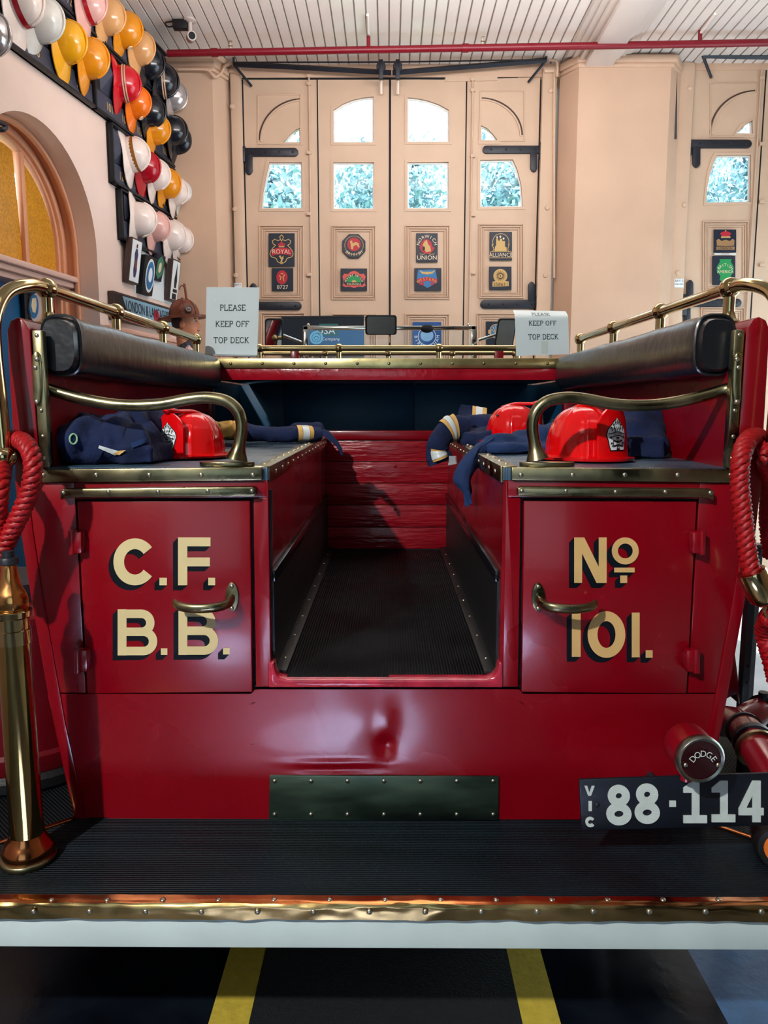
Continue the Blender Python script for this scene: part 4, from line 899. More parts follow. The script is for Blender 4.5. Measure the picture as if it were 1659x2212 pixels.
# ALLIANCE
p = plaque(rect(1057, 502, 1105, 563), 'navy plaque reading ALLIANCE under a gold castle')
em(p, 'arch_line', EG, strokes=[([(1058, 546), (1064, 544), (1066, 538), (1062, 530)] + arcp(1081, 524, 17.5, 18, 200, -20, 22) + [(1099, 530), (1096, 538), (1097, 544), (1104, 546)], 1.2, False)])
em(p, 'castle', EG, [[(1067, 544), (1069, 533), (1071, 532), (1071, 517), (1075, 517), (1075, 521), (1079, 521), (1079, 517), (1084, 517), (1084, 522), (1090, 522), (1090, 534), (1093, 535), (1094, 544)]]); em(p, 'flames', ECR, [ell(1073, 514, 1.5, 2.6, 10), ell(1080, 512.5, 2, 2.6, 10), ell(1087, 516.5, 2, 2.2, 10)])
em(p, 'lettering', ECR, texts=[('ALLIANCE', 1081, 555.5, 8.6, 0.95)]); em(p, 'word_frame', EG, strokes=[(rect(1058, 545, 1104, 558), 0.8, True)])
# SUN number
p = plaque(rect(1056, 577, 1104, 627), 'navy plaque with sun face above number 25863')
em(p, 'disc', EG, [ell(1080, 597, 15, 15), [(1063, 610), (1068, 608), (1092, 608), (1098, 609), (1098, 619), (1063, 620)]])
em(p, 'rays', flat('emblem_brown', (60, 34, 24), 0.5), [[(1080 + 6 * math.cos(a - .13), 597 - 6 * math.sin(a - .13)), (1080 + 12.5 * math.cos(a), 597 - 12.5 * math.sin(a)), (1080 + 6 * math.cos(a + .13), 597 - 6 * math.sin(a + .13))] for a in [2 * PI * k / 16 for k in range(16)]], [(ell(1080, 597, 5.5, 5.5, 20), 1.4, True), ([(1078, 594), (1081, 597), (1079, 600)], 1.2, False)], [('25863', 1078, 618.5, 7.5, 1.05), ('J', 1094.5, 618.5, 7.5, 1.0)], fr=0.027)
# right door plaques
p = plaque(rect(1540, 497, 1588, 546), 'navy plaque with red crown above gold scrolls, right bay door')
em(p, 'crown', ER, [ell(1565, 508, 12, 7, 18, 0, 180), rect(1556, 507, 1574, 513)]); em(p, 'crown_trim', EG, [rect(1555, 512, 1575, 515), ell(1565, 500, 1.6, 1.6, 8)], fr=0.0265)
em(p, 'scroll', flat('scroll_bronze', (150, 112, 72), 0.5), [[(1545, 520), (1550, 517), (1556, 522), (1565, 519), (1574, 522), (1580, 517), (1584, 520), (1583, 532), (1565, 533), (1546, 532)], rect(1545, 534, 1584, 541)]); em(p, 'lettering', EBK, texts=[('LONDON', 1564, 540, 5, 1.0)], fr=0.0272)
p = plaque(rect(1537, 554, 1586, 616), 'navy plaque with green urn reading BRITISH AMERICA')
em(p, 'urn', EGN, [[(1552, 561), (1578, 561), (1576, 566), (1582, 577), (1582, 588), (1576, 597), (1578, 606), (1566, 612), (1552, 606), (1554, 597), (1546, 588), (1546, 577), (1553, 566)]])
em(p, 'lettering', ECR, arcs=[('BRITISH', 1564, 590, 14, 6, 90, 110, False)], texts=[('AMERICA', 1564, 591, 6.5, 0.95)], fr=0.027)
p = plaque(rect(1541, 548, 1587, 551.5), 'thin white caption strip between the two right-door plaques', 'caption_strip', EWH, None, cat='caption')
em(p, 'lettering', ER, texts=[('DONATED', 1564, 551, 2.2, 1.2)])
# lower boards seen past the windscreen
p = plaque([(609, 686), (786, 684), (787, 770), (609, 770)], 'large dark board with Company lettering behind the windscreen', 'company_board', flat('board_black', (14, 20, 28), 0.3), None, cat='sign')
em(p, 'top_edge', EBK, [[(609, 684), (787, 682), (787, 686), (609, 688)]], fr=0.03); em(p, 'blue_field', flat('board_blue', (44, 96, 140), 0.4), [rect(664, 713, 786, 768)]); em(p, 'green_field', flat('board_green', (40, 100, 100), 0.4), [rect(690, 700, 731, 726)], fr=0.0262)
em(p, 'lettering', EWH, texts=[('USA', 704, 722, 15, 1.1), ('Company', 715, 736, 7, 1.05)], fr=0.0275)
em(p, 'roundel', flat('roundel_pale_blue', (116, 190, 220), 0.4), [ell(684, 730, 14.5, 14.5)], fr=0.0275); em(p, 'roundel_mark', EBL, strokes=[(ell(684, 730, 9.5, 9.5, 22), 1.2, True), (arcp(684, 732, 5, 5, 0, 180, 10), 1.6, False), ([(680, 735), (688, 735)], 1.4, False)], fr=0.029)
p = plaque(rect(891, 696, 953, 762), 'blue plaque reading BIRMINGHAM behind the windscreen', m=flat('plaque_blue', (28, 74, 130), 0.4))
em(p, 'ring', EWH, strokes=[(ell(922, 727, 19, 19, 30), 1, True)]); em(p, 'scene', flat('pale_blue', (130, 170, 200), 0.5), [ell(922, 725, 14, 13)]); em(p, 'lettering', EWH, arcs=[('BIRMINGHAM', 922, 726, 27, 7, 270, 170, True)], fr=0.0275)
p = plaque(rect(1049, 695, 1096, 745), 'navy plaque with blue fan crest behind the right mirror')
em(p, 'fan', EBL, [ell(1072, 716, 15, 15)]); em(p, 'fan_rays', EG, [], [([(1072, 722), (1072 + 12 * math.cos(a), 716 - 13 * math.sin(a))], 1.2, False) for a in (0.3, 0.8, 1.3, 1.8, 2.3, 2.8)] + [(ell(1072, 716, 15, 15, 26), 1.2, True)], fr=0.027); em(p, 'side_scroll', EG, [rect(1054, 713, 1060, 722)], fr=0.027)
p = plaque(rect(509, 613, 524, 624), 'small white BAY 1 label on the left jamb', 'bay_label', EWH, 'bay labels', fr=0.055, cat='label'); em(p, 'lettering', EBK, texts=[('BAY 1', 516.5, 619, 4.2, 0.85)], fr=0.0562)
p = plaque(rect(1452, 604, 1472, 623), 'small white BAY 2 label on the right-hand jamb', 'bay_label', EWH, 'bay labels', fr=0.055, cat='label'); em(p, 'lettering', EBK, texts=[('BAY 2', 1462, 611, 5, 1.0), ('MAIN FEED', 1462, 617, 2.6, 1.0)], fr=0.0562)

# ---- helmet boards on the left wall
def wbox(mb, s0, z0, s1, z1, o0, o1): return mb.prism([WL(s0, z0, o0), WL(s1, z0, o0), WL(s1, z1, o0), WL(s0, z1, o0)], WN * (o1 - o0))
def wtext(mb, s_, s0, z0, h, off, sx=1.0):
    vs_, fs_ = text2d(s_); return mb.add([WL(s0 + x * h * sx, z0 + y * h, off) for x, y in vs_], fs_)
def helmet_board(s0, s1, z0, z1, nums, label, strip=0.15):
    t = empty('helmet_board', WL((s0 + s1) / 2, z0), label, 'display board', 'helmet display boards')
    build(wbox(MB(), s0, z0, s1, z1, 0.002, 0.02), 'backing', GREYD, t, bevel=0.002)
    ns = build(wbox(MB(), s0 + 0.02, z0 + 0.02, s1 - 0.01, z0 + strip, 0.018, 0.034), 'number_strip', GREY, t, bevel=0.003)
    fr = MB(); wbox(fr, s0, z0, s1, z0 + 0.02, 0.002, 0.05); wbox(fr, s0, z0, s0 + 0.02, z1, 0.002, 0.05); wbox(fr, s0, z1 - 0.015, s1, z1, 0.002, 0.05)
    build(fr, 'edge_frame', EBK, t, bevel=0.003)
    for s_, txt in nums:
        mb = MB(); wtext(mb, txt, s_, z0 + 0.055, 0.062, 0.0352, 0.8); build(mb, 'number', EG, ns, smooth=0)
        a = 0.10; mb = MB(); zc = (z0 + strip + z1) / 2; zh = (z1 - z0 - strip) / 2 - 0.015
        mb.add([WL(s_ - a, zc - zh, 0.02), WL(s_ + a, zc - zh, 0.02), WL(s_ + a, zc + zh, 0.02), WL(s_ - a, zc + zh, 0.02), WL(s_, zc, 0.07)], [(0, 1, 4), (1, 2, 4), (2, 3, 4), (3, 0, 4)])
        build(mb, 'mount', GREY, t, smooth=0)
helmet_board(-2.95, -1.365, 3.665, 4.14, [(-2.54, '96'), (-2.29, '97'), (-2.04, '98'), (-1.80, '99'), (-1.54, '100')], 'dark helmet board numbered 98 to 100, nearest on the wall')
helmet_board(-1.355, 0.0, 3.665, 4.14, [(-1.13, '101'), (-0.9, '102'), (-0.66, '103'), (-0.42, '104'), (-0.18, '105')], 'dark helmet board from 101 towards the far corner, second row')
helmet_board(-2.6, -1.2, 4.15, 4.55, [(-1.9, '71'), (-1.62, '72'), (-1.4, '73')], 'dark helmet board under the cornice, near part')
helmet_board(-1.19, 0.0, 4.15, 4.55, [(-0.98, '74'), (-0.7, '75'), (-0.4, '76')], 'dark helmet board under the cornice, far part')
helmet_board(-1.14, 0.0, 3.235, 3.655, [(-0.98, '124'), (-0.74, '125'), (-0.50, '126'), (-0.26, '127')], 'dark helmet board in the third row, with the brown-banded white helmet')
helmet_board(-1.04, 0.0, 2.855, 3.225, [(-0.84, '132'), (-0.56, '133'), (-0.28, '134')], 'dark helmet board in the lowest row, all white helmets')

# ---- wall helmets: one proto, copied
HC = {k: flat('helmet_' + k, c, 0.22, coat=0.3, var=0.06, vscale=14) for k, c in dict(white=(232, 214, 204), grey=(206, 202, 194), yellow=(232, 164, 20), amber=(222, 140, 20), orange=(232, 112, 14), red=(196, 14, 34), black=(18, 24, 32), tan=(214, 160, 104), pink=(222, 170, 160), crimson=(170, 14, 34)).items()}
HC['clear'] = flat('helmet_silver', (196, 190, 190), 0.15, metal=0.6)
def shell_fn(u, v):
    ph = 2 * PI * u; th = PI / 2 * v; q = math.sin(th) ** 0.82; zz_ = math.cos(th) ** 0.9
    return V((0.132 * q * math.cos(ph), 0.108 * q * math.sin(ph), 0.148 * zz_))
def make_proto():
    root = empty('wall_helmet', (0, 0, 0))
    sh = MB().grid(shell_fn, 28, 10); build(sh, 'shell', HC['white'], root, smooth=60)
    b1, b2 = [], []; n = 32
    for k in range(n):
        a = 2 * PI * k / n; c, s_ = math.cos(a), math.sin(a)
        e = 0.034 + 0.075 * max(0, c) ** 1.5 + 0.062 * max(0, -c) ** 2
        b1.append(V((0.128 * c, 0.105 * s_, 0.006))); b2.append(V(((0.132 + e) * c, (0.108 + e * 0.8) * s_, -0.012 - 0.034 * max(0, c) ** 1.5 - 0.02 * max(0, -c) ** 2)))
    lo = [p - V((0, 0, 0.006)) for p in b1]; lo2 = [p - V((0, 0, 0.006)) for p in b2]; vs_ = b1 + b2 + lo2 + lo; fs_ = []
    for r_ in range(4):
        for k in range(n): fs_.append((r_ * n + k, r_ * n + (k + 1) % n, ((r_ + 1) % 4) * n + (k + 1) % n, ((r_ + 1) % 4) * n + k))
    build(MB().add(vs_, fs_), 'brim', HC['white'], root, smooth=60)
    rp = [V((0.134 * math.sin(a) ** 1 if a > 0 else -0.134 * math.sin(-a), 0, 0.155 * math.cos(a) ** 0.9 + 0.001)) for a in [-1.2 + 2.4 * k / 14 for k in range(15)]]
    build(MB().tube(rp, 0.009, 8), 'crown_ridge', HC['white'], root, smooth=60)
    return root
proto = make_proto()
def place_helmet(px, py, sc, col, label, tilt=0.0, roll=0.0, extra=None, off=0.09, first=[True]):
    if first[0]: r_ = proto; first[0] = False
    else:
        r_ = proto.copy(); COL.objects.link(r_)
        for ch in HPARTS: c = ch.copy(); COL.objects.link(c); c.parent = r_
    for ch in r_.children:
        ch.material_slots[0].link = 'OBJECT'; ch.material_slots[0].material = HC[col]
    Z = (WN + V((0, 0, tilt)) + WT * roll).normalized(); X = V((0, 0, -1)); X = (X - Z * X.dot(Z)).normalized(); Yv = Z.cross(X)
    loc = WP(px, py, off) - Z * 0.07 * sc
    M = Matrix((X * sc, Yv * sc, Z * sc)).transposed().to_4x4(); M.translation = loc
    r_.matrix_world = M
    tag(r_, label, 'helmet', 'fire helmets on the wall')
    k = extra
    def part(mb, name, m): o = build(mb, name, m, None); o.parent = r_; return o
    if k == 'band': part(MB().lathe([(0.121, 0.03), (0.121, 0.06)], (0, 0, 0), (0, 0, 1), 28, caps=False), 'brow_band', mat('brown_strap', srgb(150, 92, 30), 0.5)).scale = (1.06, 0.88, 1)
    if k == 'redband': part(MB().lathe([(0.131, 0.02), (0.128, 0.05)], (0, 0, 0), (0, 0, 1), 28, caps=False), 'red_stripe', HC['crimson']).scale = (1.02, 0.84, 1)
    if k == 'stripes': part(MB().lathe([(0.133, 0.035), (0.131, 0.045)], (0, 0, 0), (0, 0, 1), 28, caps=False).lathe([(0.130, 0.052), (0.128, 0.062)], (0, 0, 0), (0, 0, 1), 28, caps=False), 'reflective_stripes', mat('stripe_tape', srgb(206, 170, 140), 0.4)).scale = (1.015, 0.835, 1)
    if k == 'visor':
        part(MB().grid(lambda u, v: V(((0.150 + 0.02 * v) * math.cos((u - .5) * 2.4), (0.128 + 0.01 * v) * math.sin((u - .5) * 2.4), 0.05 + 0.07 * (1 - v) - 0.05 * v)), 16, 5), 'visor', GLASS); 
    if k == 'badge': part(MB().lathe([(0.024, 0), (0.02, 0.006)], (0.128, 0.0, 0.055), (1, 0, 0.45), 16), 'badge', ECR)
    if k == 'earmuff': part(MB().lathe([(0.03, 0), (0.034, 0.02), (0.028, 0.035)], (0, -0.105, 0.03), (0, -1, 0), 16), 'ear_cover', HC[col])
    if k == 'letter':
        vs_, fs_ = text2d('N'); part(MB().add([V((0.02 - y * 0.07, -0.105 + 0.0 * x, 0.055 + x * 0.06)) for x, y in vs_], fs_), 'letter', EBK)
    if k == 'strap': part(MB().tube(cat_rom([V((0.10, -0.06, 0.0)), V((0.17, -0.02, -0.02)), V((0.2, 0.02, 0.0))], 5), 0.006, 6), 'strap', EBK)
HPARTS = list(proto.children)
hl = [(62, 2, 1.05, 'white', 'white helmet with red stripe cut by the top edge of the photo', 'redband'), (106, 42, 1.05, 'grey', 'pale grey helmet above the number 98', None),
      (158, 88, 1.03, 'yellow', 'bright yellow helmet with red lining above the number 99', None), (207, 125, 1.03, 'amber', 'amber helmet above the number 100', None),
      (279, 181, 0.98, 'red', 'bright red helmet with two grey stripes', 'stripes'), (304, 220, 0.92, 'orange', 'orange helmet just below the red one', 'badge'), (336, 240, 0.95, 'black', 'black helmet between the orange and the small amber one', None),
      (347, 279, 0.92, 'amber', 'small amber helmet at the far end of the second row', None), (384, 280, 0.95, 'black', 'black helmet behind the small amber helmet', None), (398, 304, 0.98, 'black', 'lowest black helmet with long peak by the pier', 'badge'),
      (203, 6, 1.0, 'pink', 'pinkish helmet with red stripe at the top edge', 'redband'), (245, 34, 0.98, 'tan', 'tan scuffed helmet under the cornice', None), (283, 64, 1.0, 'amber', 'orange yellow helmet with black badge under the cornice', 'badge'),
      (312, 102, 0.98, 'tan', 'peach coloured helmet with pointed peak under the cornice', None), (333, 137, 0.95, 'black', 'black helmet next to the peach one', None), (362, 175, 1.05, 'black', 'big black helmet with two pale stripes', 'stripes'), (384, 206, 0.95, 'clear', 'silvery helmet behind the striped black one', None),
      (299, 332, 1.0, 'white', 'white helmet with brown brow band', 'band'), (325, 360, 0.95, 'crimson', 'dark red ribbed helmet beside the brown-banded white one', None), (346, 376, 0.95, 'white', 'white helmet with a black letter N on its side', 'letter'), (370, 396, 0.95, 'amber', 'amber helmet with black strap in the third row', 'strap'),
      (388, 412, 0.9, 'white', 'white helmet behind the amber one with strap', None), (404, 417, 0.88, 'grey', 'silver white helmet at the far end of the third row', None),
      (314, 474, 1.0, 'white', 'cream white helmet nearest in the lowest row', 'badge'), (347, 489, 0.92, 'pink', 'pinkish white helmet second in the lowest row', None), (381, 507, 0.98, 'white', 'cream white helmet third in the lowest row', None), (400, 518, 0.85, 'white', 'cream white helmet last in the lowest row with hanging strap', 'strap')]
for x, y, sc, c, lb, ex in hl: place_helmet(x, y, sc * 0.98, c, lb, tilt=random.uniform(0.0, 0.2), roll=random.uniform(0.05, 0.3), extra=ex, off=0.12)
place_helmet(-6, 74, 0.9, 'clear', 'silver helmet edge cut by the left side of the photo', extra=None)
# iron lamp bracket cut by the left edge
t = tag(build(MB().tube(cat_rom([WP(-40, 250, 0.1), WP(-8, 262, 0.12), WP(8, 268, 0.12), WP(12, 276, 0.12), WP(2, 280, 0.12), WP(-30, 274, 0.02)], 5), 0.014, 8), 'lamp_bracket', IRON), 'black iron bracket at the left edge above the arch', 'bracket')

# ---- framed pictures and boards on the left wall
def frame_pic(c, label, depth, m_f, m_in, fn, name='framed_picture', top_out=0.05):
    """four pixel corners TL TR BR BL"""
    z = [WSZ(*q) for q in c]; s0 = (z[0][0] + z[3][0]) / 2; s1 = (z[1][0] + z[2][0]) / 2; zt_ = (z[0][1] + z[1][1]) / 2; zb_ = (z[2][1] + z[3][1]) / 2
    t = empty(name, WL((s0 + s1) / 2, zb_), label, 'picture', 'pictures on the left wall')
    q = lambda s_, z_, o: WL(s_, z_, o + top_out * (z_ - zb_) / (zt_ - zb_))
    bx = lambda a, b, c_, d_, o0, o1: MB().add([q(a, b, o0), q(c_, b, o0), q(c_, d_, o0), q(a, d_, o0), q(a, b, o1), q(c_, b, o1), q(c_, d_, o1), q(a, d_, o1)], [(0, 3, 2, 1), (4, 5, 6, 7), (0, 1, 5, 4), (1, 2, 6, 5), (2, 3, 7, 6), (3, 0, 4, 7)])
    build(bx(s0, zb_, s1, zt_, 0.004, depth), 'frame', m_f, t, bevel=0.002)
    w = 0.012; build(bx(s0 + w, zb_ + w, s1 - w, zt_ - w, depth - 0.002, depth + 0.002), 'print', m_in, t, smooth=0)
    W_, H_ = s1 - s0, zt_ - zb_
    def art(polys, m_, nm, o=0.003):
        mb = MB()
        for pl_ in polys: mb.prism([q(s0 + u * W_, zb_ + v * H_, depth + o) for u, v in pl_], WN * 0.001)
        build(mb, nm, m_, t, smooth=0)
    fn(art)
E2 = lambda cx, cy, rx, ry, n=20: [(cx + rx * math.cos(2 * PI * k / n), cy + ry * math.sin(2 * PI * k / n)) for k in range(n)]
WDF = mat('dark_wood_frame', srgb(66, 48, 44), 0.4)
def art1(a): a([[(0.42, .14), (.58, .14), (.66, .3), (.62, .5), (.66, .66), (.56, .78), (.44, .78), (.34, .66), (.38, .5), (.34, .3)]], flat('figure_navy', (56, 52, 92), 0.5), 'figure'); a([[(.4, .34), (.62, .34), (.62, .5), (.4, .5)]], BROWN, 'belt', 0.0042); a([E2(.5, .84, .06, .05)], BROWN, 'helmet', 0.0042)
frame_pic([(266, 517), (289, 524), (279, 613), (256, 607)], 'framed picture of a fireman figure in dark uniform, leftmost', 0.05, WDF, EWH, art1)
def art2(a): a([E2(.55, .5, .4, .44)], EWH, 'oval'); a([E2(.55, .5, .33, .37)], EBL, 'oval_field', 0.0042); a([E2(.55, .52, .17, .19)], EWH, 'head', 0.0054)
frame_pic([(293, 553), (317, 560), (312, 638), (289, 633)], 'dark plaque with blue and white oval crest', 0.05, EBK, EBK, art2)
def art3(a): a([[(.15, .25), (.5, .05), (.85, .25), (.85, .75), (.5, .95), (.15, .75)]], flat('crest_green', (56, 120, 92), 0.5), 'crest'); a([E2(.5, .5, .16, .2)], ECR, 'crest_centre', 0.0042)
frame_pic([(323, 550), (342, 555), (338, 608), (320, 602)], 'small navy picture with green crest', 0.03, NV, NV, art3)
def art4(a): a([[(.4, .32), (.62, .32), (.7, .5), (.6, .75), (.56, .92), (.5, .75), (.36, .52)]], EBK, 'silhouette'); a([[(.25, .04), (.75, .04), (.75, .18), (.25, .18)], [(.3, .21), (.8, .21), (.8, .29), (.3, .29)]], EBK, 'caption_block')
frame_pic([(354, 560), (373, 569), (365, 652), (349, 646)], 'tall white picture with black hose silhouette, rightmost', 0.05, WDF, EWH, art4)
def art5(a):
    a([[(0.14, .72), (0.12, .9), (.98, .9), (.98, .2), (.2, .2)]], flat('sign_blue_grey', (126, 168, 190), 0.4), 'sign_face'); a([E2(.66, .5, .05, .24)], ER, 'rose', 0.0055)
frame_pic([(232, 630), (364, 666), (364, 712), (234, 700)], 'long dark board reading LONDON AND LANCASHIRE', 0.05, WDF, GREYD, art5, 'wall_sign', 0.0)
_b = [o for o in bpy.data.objects if o.name.startswith('wall_sign')][0]
s0_, z0_ = WSZ(300, 672); mb = MB(); wtext(mb, 'LONDON & LANCASHIRE', (WSZ(300, 660)[0] + WSZ(318, 660)[0]) / 2, 2.335, 0.085, 0.0575, 0.62); build(mb, 'lettering', NV, _b, smooth=0)
# white printed sheet behind the pictures, dado ledge
tag(build(wbox(MB(), -0.80, 2.50, -0.04, 2.848, 0.001, 0.004), 'white_sheet', EWH), 'white sheet pinned on the wall behind the pictures', 'sheet')
led = build(wbox(wbox(MB(), -1.30, 2.17, 0, 2.205, 0, 0.05), -1.30, 2.14, 0, 2.17, 0, 0.03), 'trim_2', mat('pink_ledge', srgb(226, 178, 160), 0.4), kind=ST, bevel=0.006)
t = tag(build(MB().prism([WP(x, y, 0.01) for x, y in rect(372, 630, 380, 655)], WN * 0.004), 'red_notice', ER), 'narrow red notice in the far corner of the left wall', 'notice')
build(MB().prism([WP(x, y, 0.0145) for x, y in rect(374, 634, 378, 651)], WN * 0.002), 'notice_paper', EWH, t, smooth=0)
# plaques in the arched doorway
t = tag(build(MB().prism([WP(x, y, -0.30) for x, y in ell(73, 665, 15, 32, 26)], WN * 0.02), 'oval_plaque', flat('silver_rose', (206, 188, 188), 0.4), bevel=0.004), 'silver oval crest plaque hanging in the blue doorway', 'plaque')
build(MB().prism([WP(x, y, -0.279) for x, y in ell(73, 662, 10, 26, 24)], WN * 0.002), 'crest_field', EBL, t, smooth=0); build(MB().prism([WP(x, y, -0.276) for x, y in ((69, 645), (77, 643), (79, 658), (76, 676), (70, 674), (67, 660))], WN * 0.002), 'crest_figure', ECR, t, smooth=0)
t = tag(build(MB().prism([WP(x, y, -0.31) for x, y in ((113, 614), (140, 622), (142, 700), (116, 700))], WN * 0.02), 'dark_board', EBK, bevel=0.003), 'narrow black board with red strip in the doorway', 'board')
build(MB().prism([WP(x, y, -0.289) for x, y in ((117, 640), (128, 643), (130, 698), (119, 698))], WN * 0.002), 'red_strip', EPK, t, smooth=0)
t = tag(build(MB().prism([WP(x, y, -0.31) for x, y in ((44, 602), (56, 605), (60, 700), (50, 700))], WN * 0.02), 'dark_post', EBK, bevel=0.003), 'thin black upright against the blue door', 'post')
# ================================================================== LOOSE THINGS ON AND AROUND THE TRUCK
from mathutils.bvhtree import BVHTree
def remeshed(mb, name, m, parent, voxel=0.008, amp=0.006, freq=14, zmin=None, smooth_it=6, label=None, seed=0.0, stretch=(1, 1, 1)):
    me = bpy.data.meshes.new('tmp'); me.from_pydata([tuple(p) for p in mb.v], [], mb.f)
    bm = bmesh.new(); bm.from_mesh(me); bmesh.ops.recalc_face_normals(bm, faces=bm.faces); bm.to_mesh(me); bm.free()
    o = bpy.data.objects.new('tmp', me); COL.objects.link(o)
    r = o.modifiers.new('r', 'REMESH'); r.mode = 'VOXEL'; r.voxel_size = voxel
    s = o.modifiers.new('s', 'SMOOTH'); s.iterations = smooth_it; s.factor = 0.6
    m2 = bpy.data.meshes.new_from_object(o.evaluated_get(bpy.context.evaluated_depsgraph_get()))
    bpy.data.objects.remove(o)
    out = MB(); st = V(stretch)
    for v in m2.vertices:
        q = V((v.co.x * st.x, v.co.y * st.y, v.co.z * st.z)) * freq + V((seed, seed, seed))
        w = 1 - 2 * abs(noise.noise(q)); w2 = noise.noise(q * 2.3)
        p = v.co + v.normal * (amp * (w - 0.4) + amp * 0.4 * w2)
        if zmin is not None and p.z < zmin: p.z = zmin
        out.v.append(p)
    out.f = [tuple(p.vertices) for p in m2.polygons]
    ob = build(out, name, m, parent, smooth=80)
    return ob, BVHTree.FromPolygons([tuple(p) for p in out.v], out.f)
def drape(bvh, pts, n=8, lift=0.003, m=8):
    """a four-cornered patch, given by its picture corners, laid on the surface"""
    mb = MB()
    def fn(u, v):
        (ax, ay), (bx, by), (cx, cy), (dx, dy) = pts
        x = (ax * (1 - u) + bx * u) * (1 - v) + (dx * (1 - u) + cx * u) * v; y = (ay * (1 - u) + by * u) * (1 - v) + (dy * (1 - u) + cy * u) * v
        d = ray(x, y).normalized(); h = bvh.ray_cast(EYE, d)
        return (h[0] - d * lift) if h[0] is not None else None
    g = [[fn(i / n, j / m) for i in range(n + 1)] for j in range(m + 1)]; idx = {}
    for j in range(m + 1):
        for i in range(n + 1):
            if g[j][i] is not None: idx[(i, j)] = len(mb.v); mb.v.append(g[j][i])
    for j in range(m):
        for i in range(n):
            k = [(i, j), (i + 1, j), (i + 1, j + 1), (i, j + 1)]
            if all(q in idx for q in k):
                ys = [mb.v[idx[q]].y for q in k]
                if max(ys) - min(ys) < 0.06: mb.f.append(tuple(idx[q] for q in k))
    return mb
def capsule(mb, a, b, r0, r1=None, n=12):
    r1 = r1 or r0; a, b = V(a), V(b); mb.tube([a, b], [r0, r1], n); mb.sphere(a, r0, n, 8); mb.sphere(b, r1, n, 8)
def onbench(x, y): return PZ(x, y, ZS)

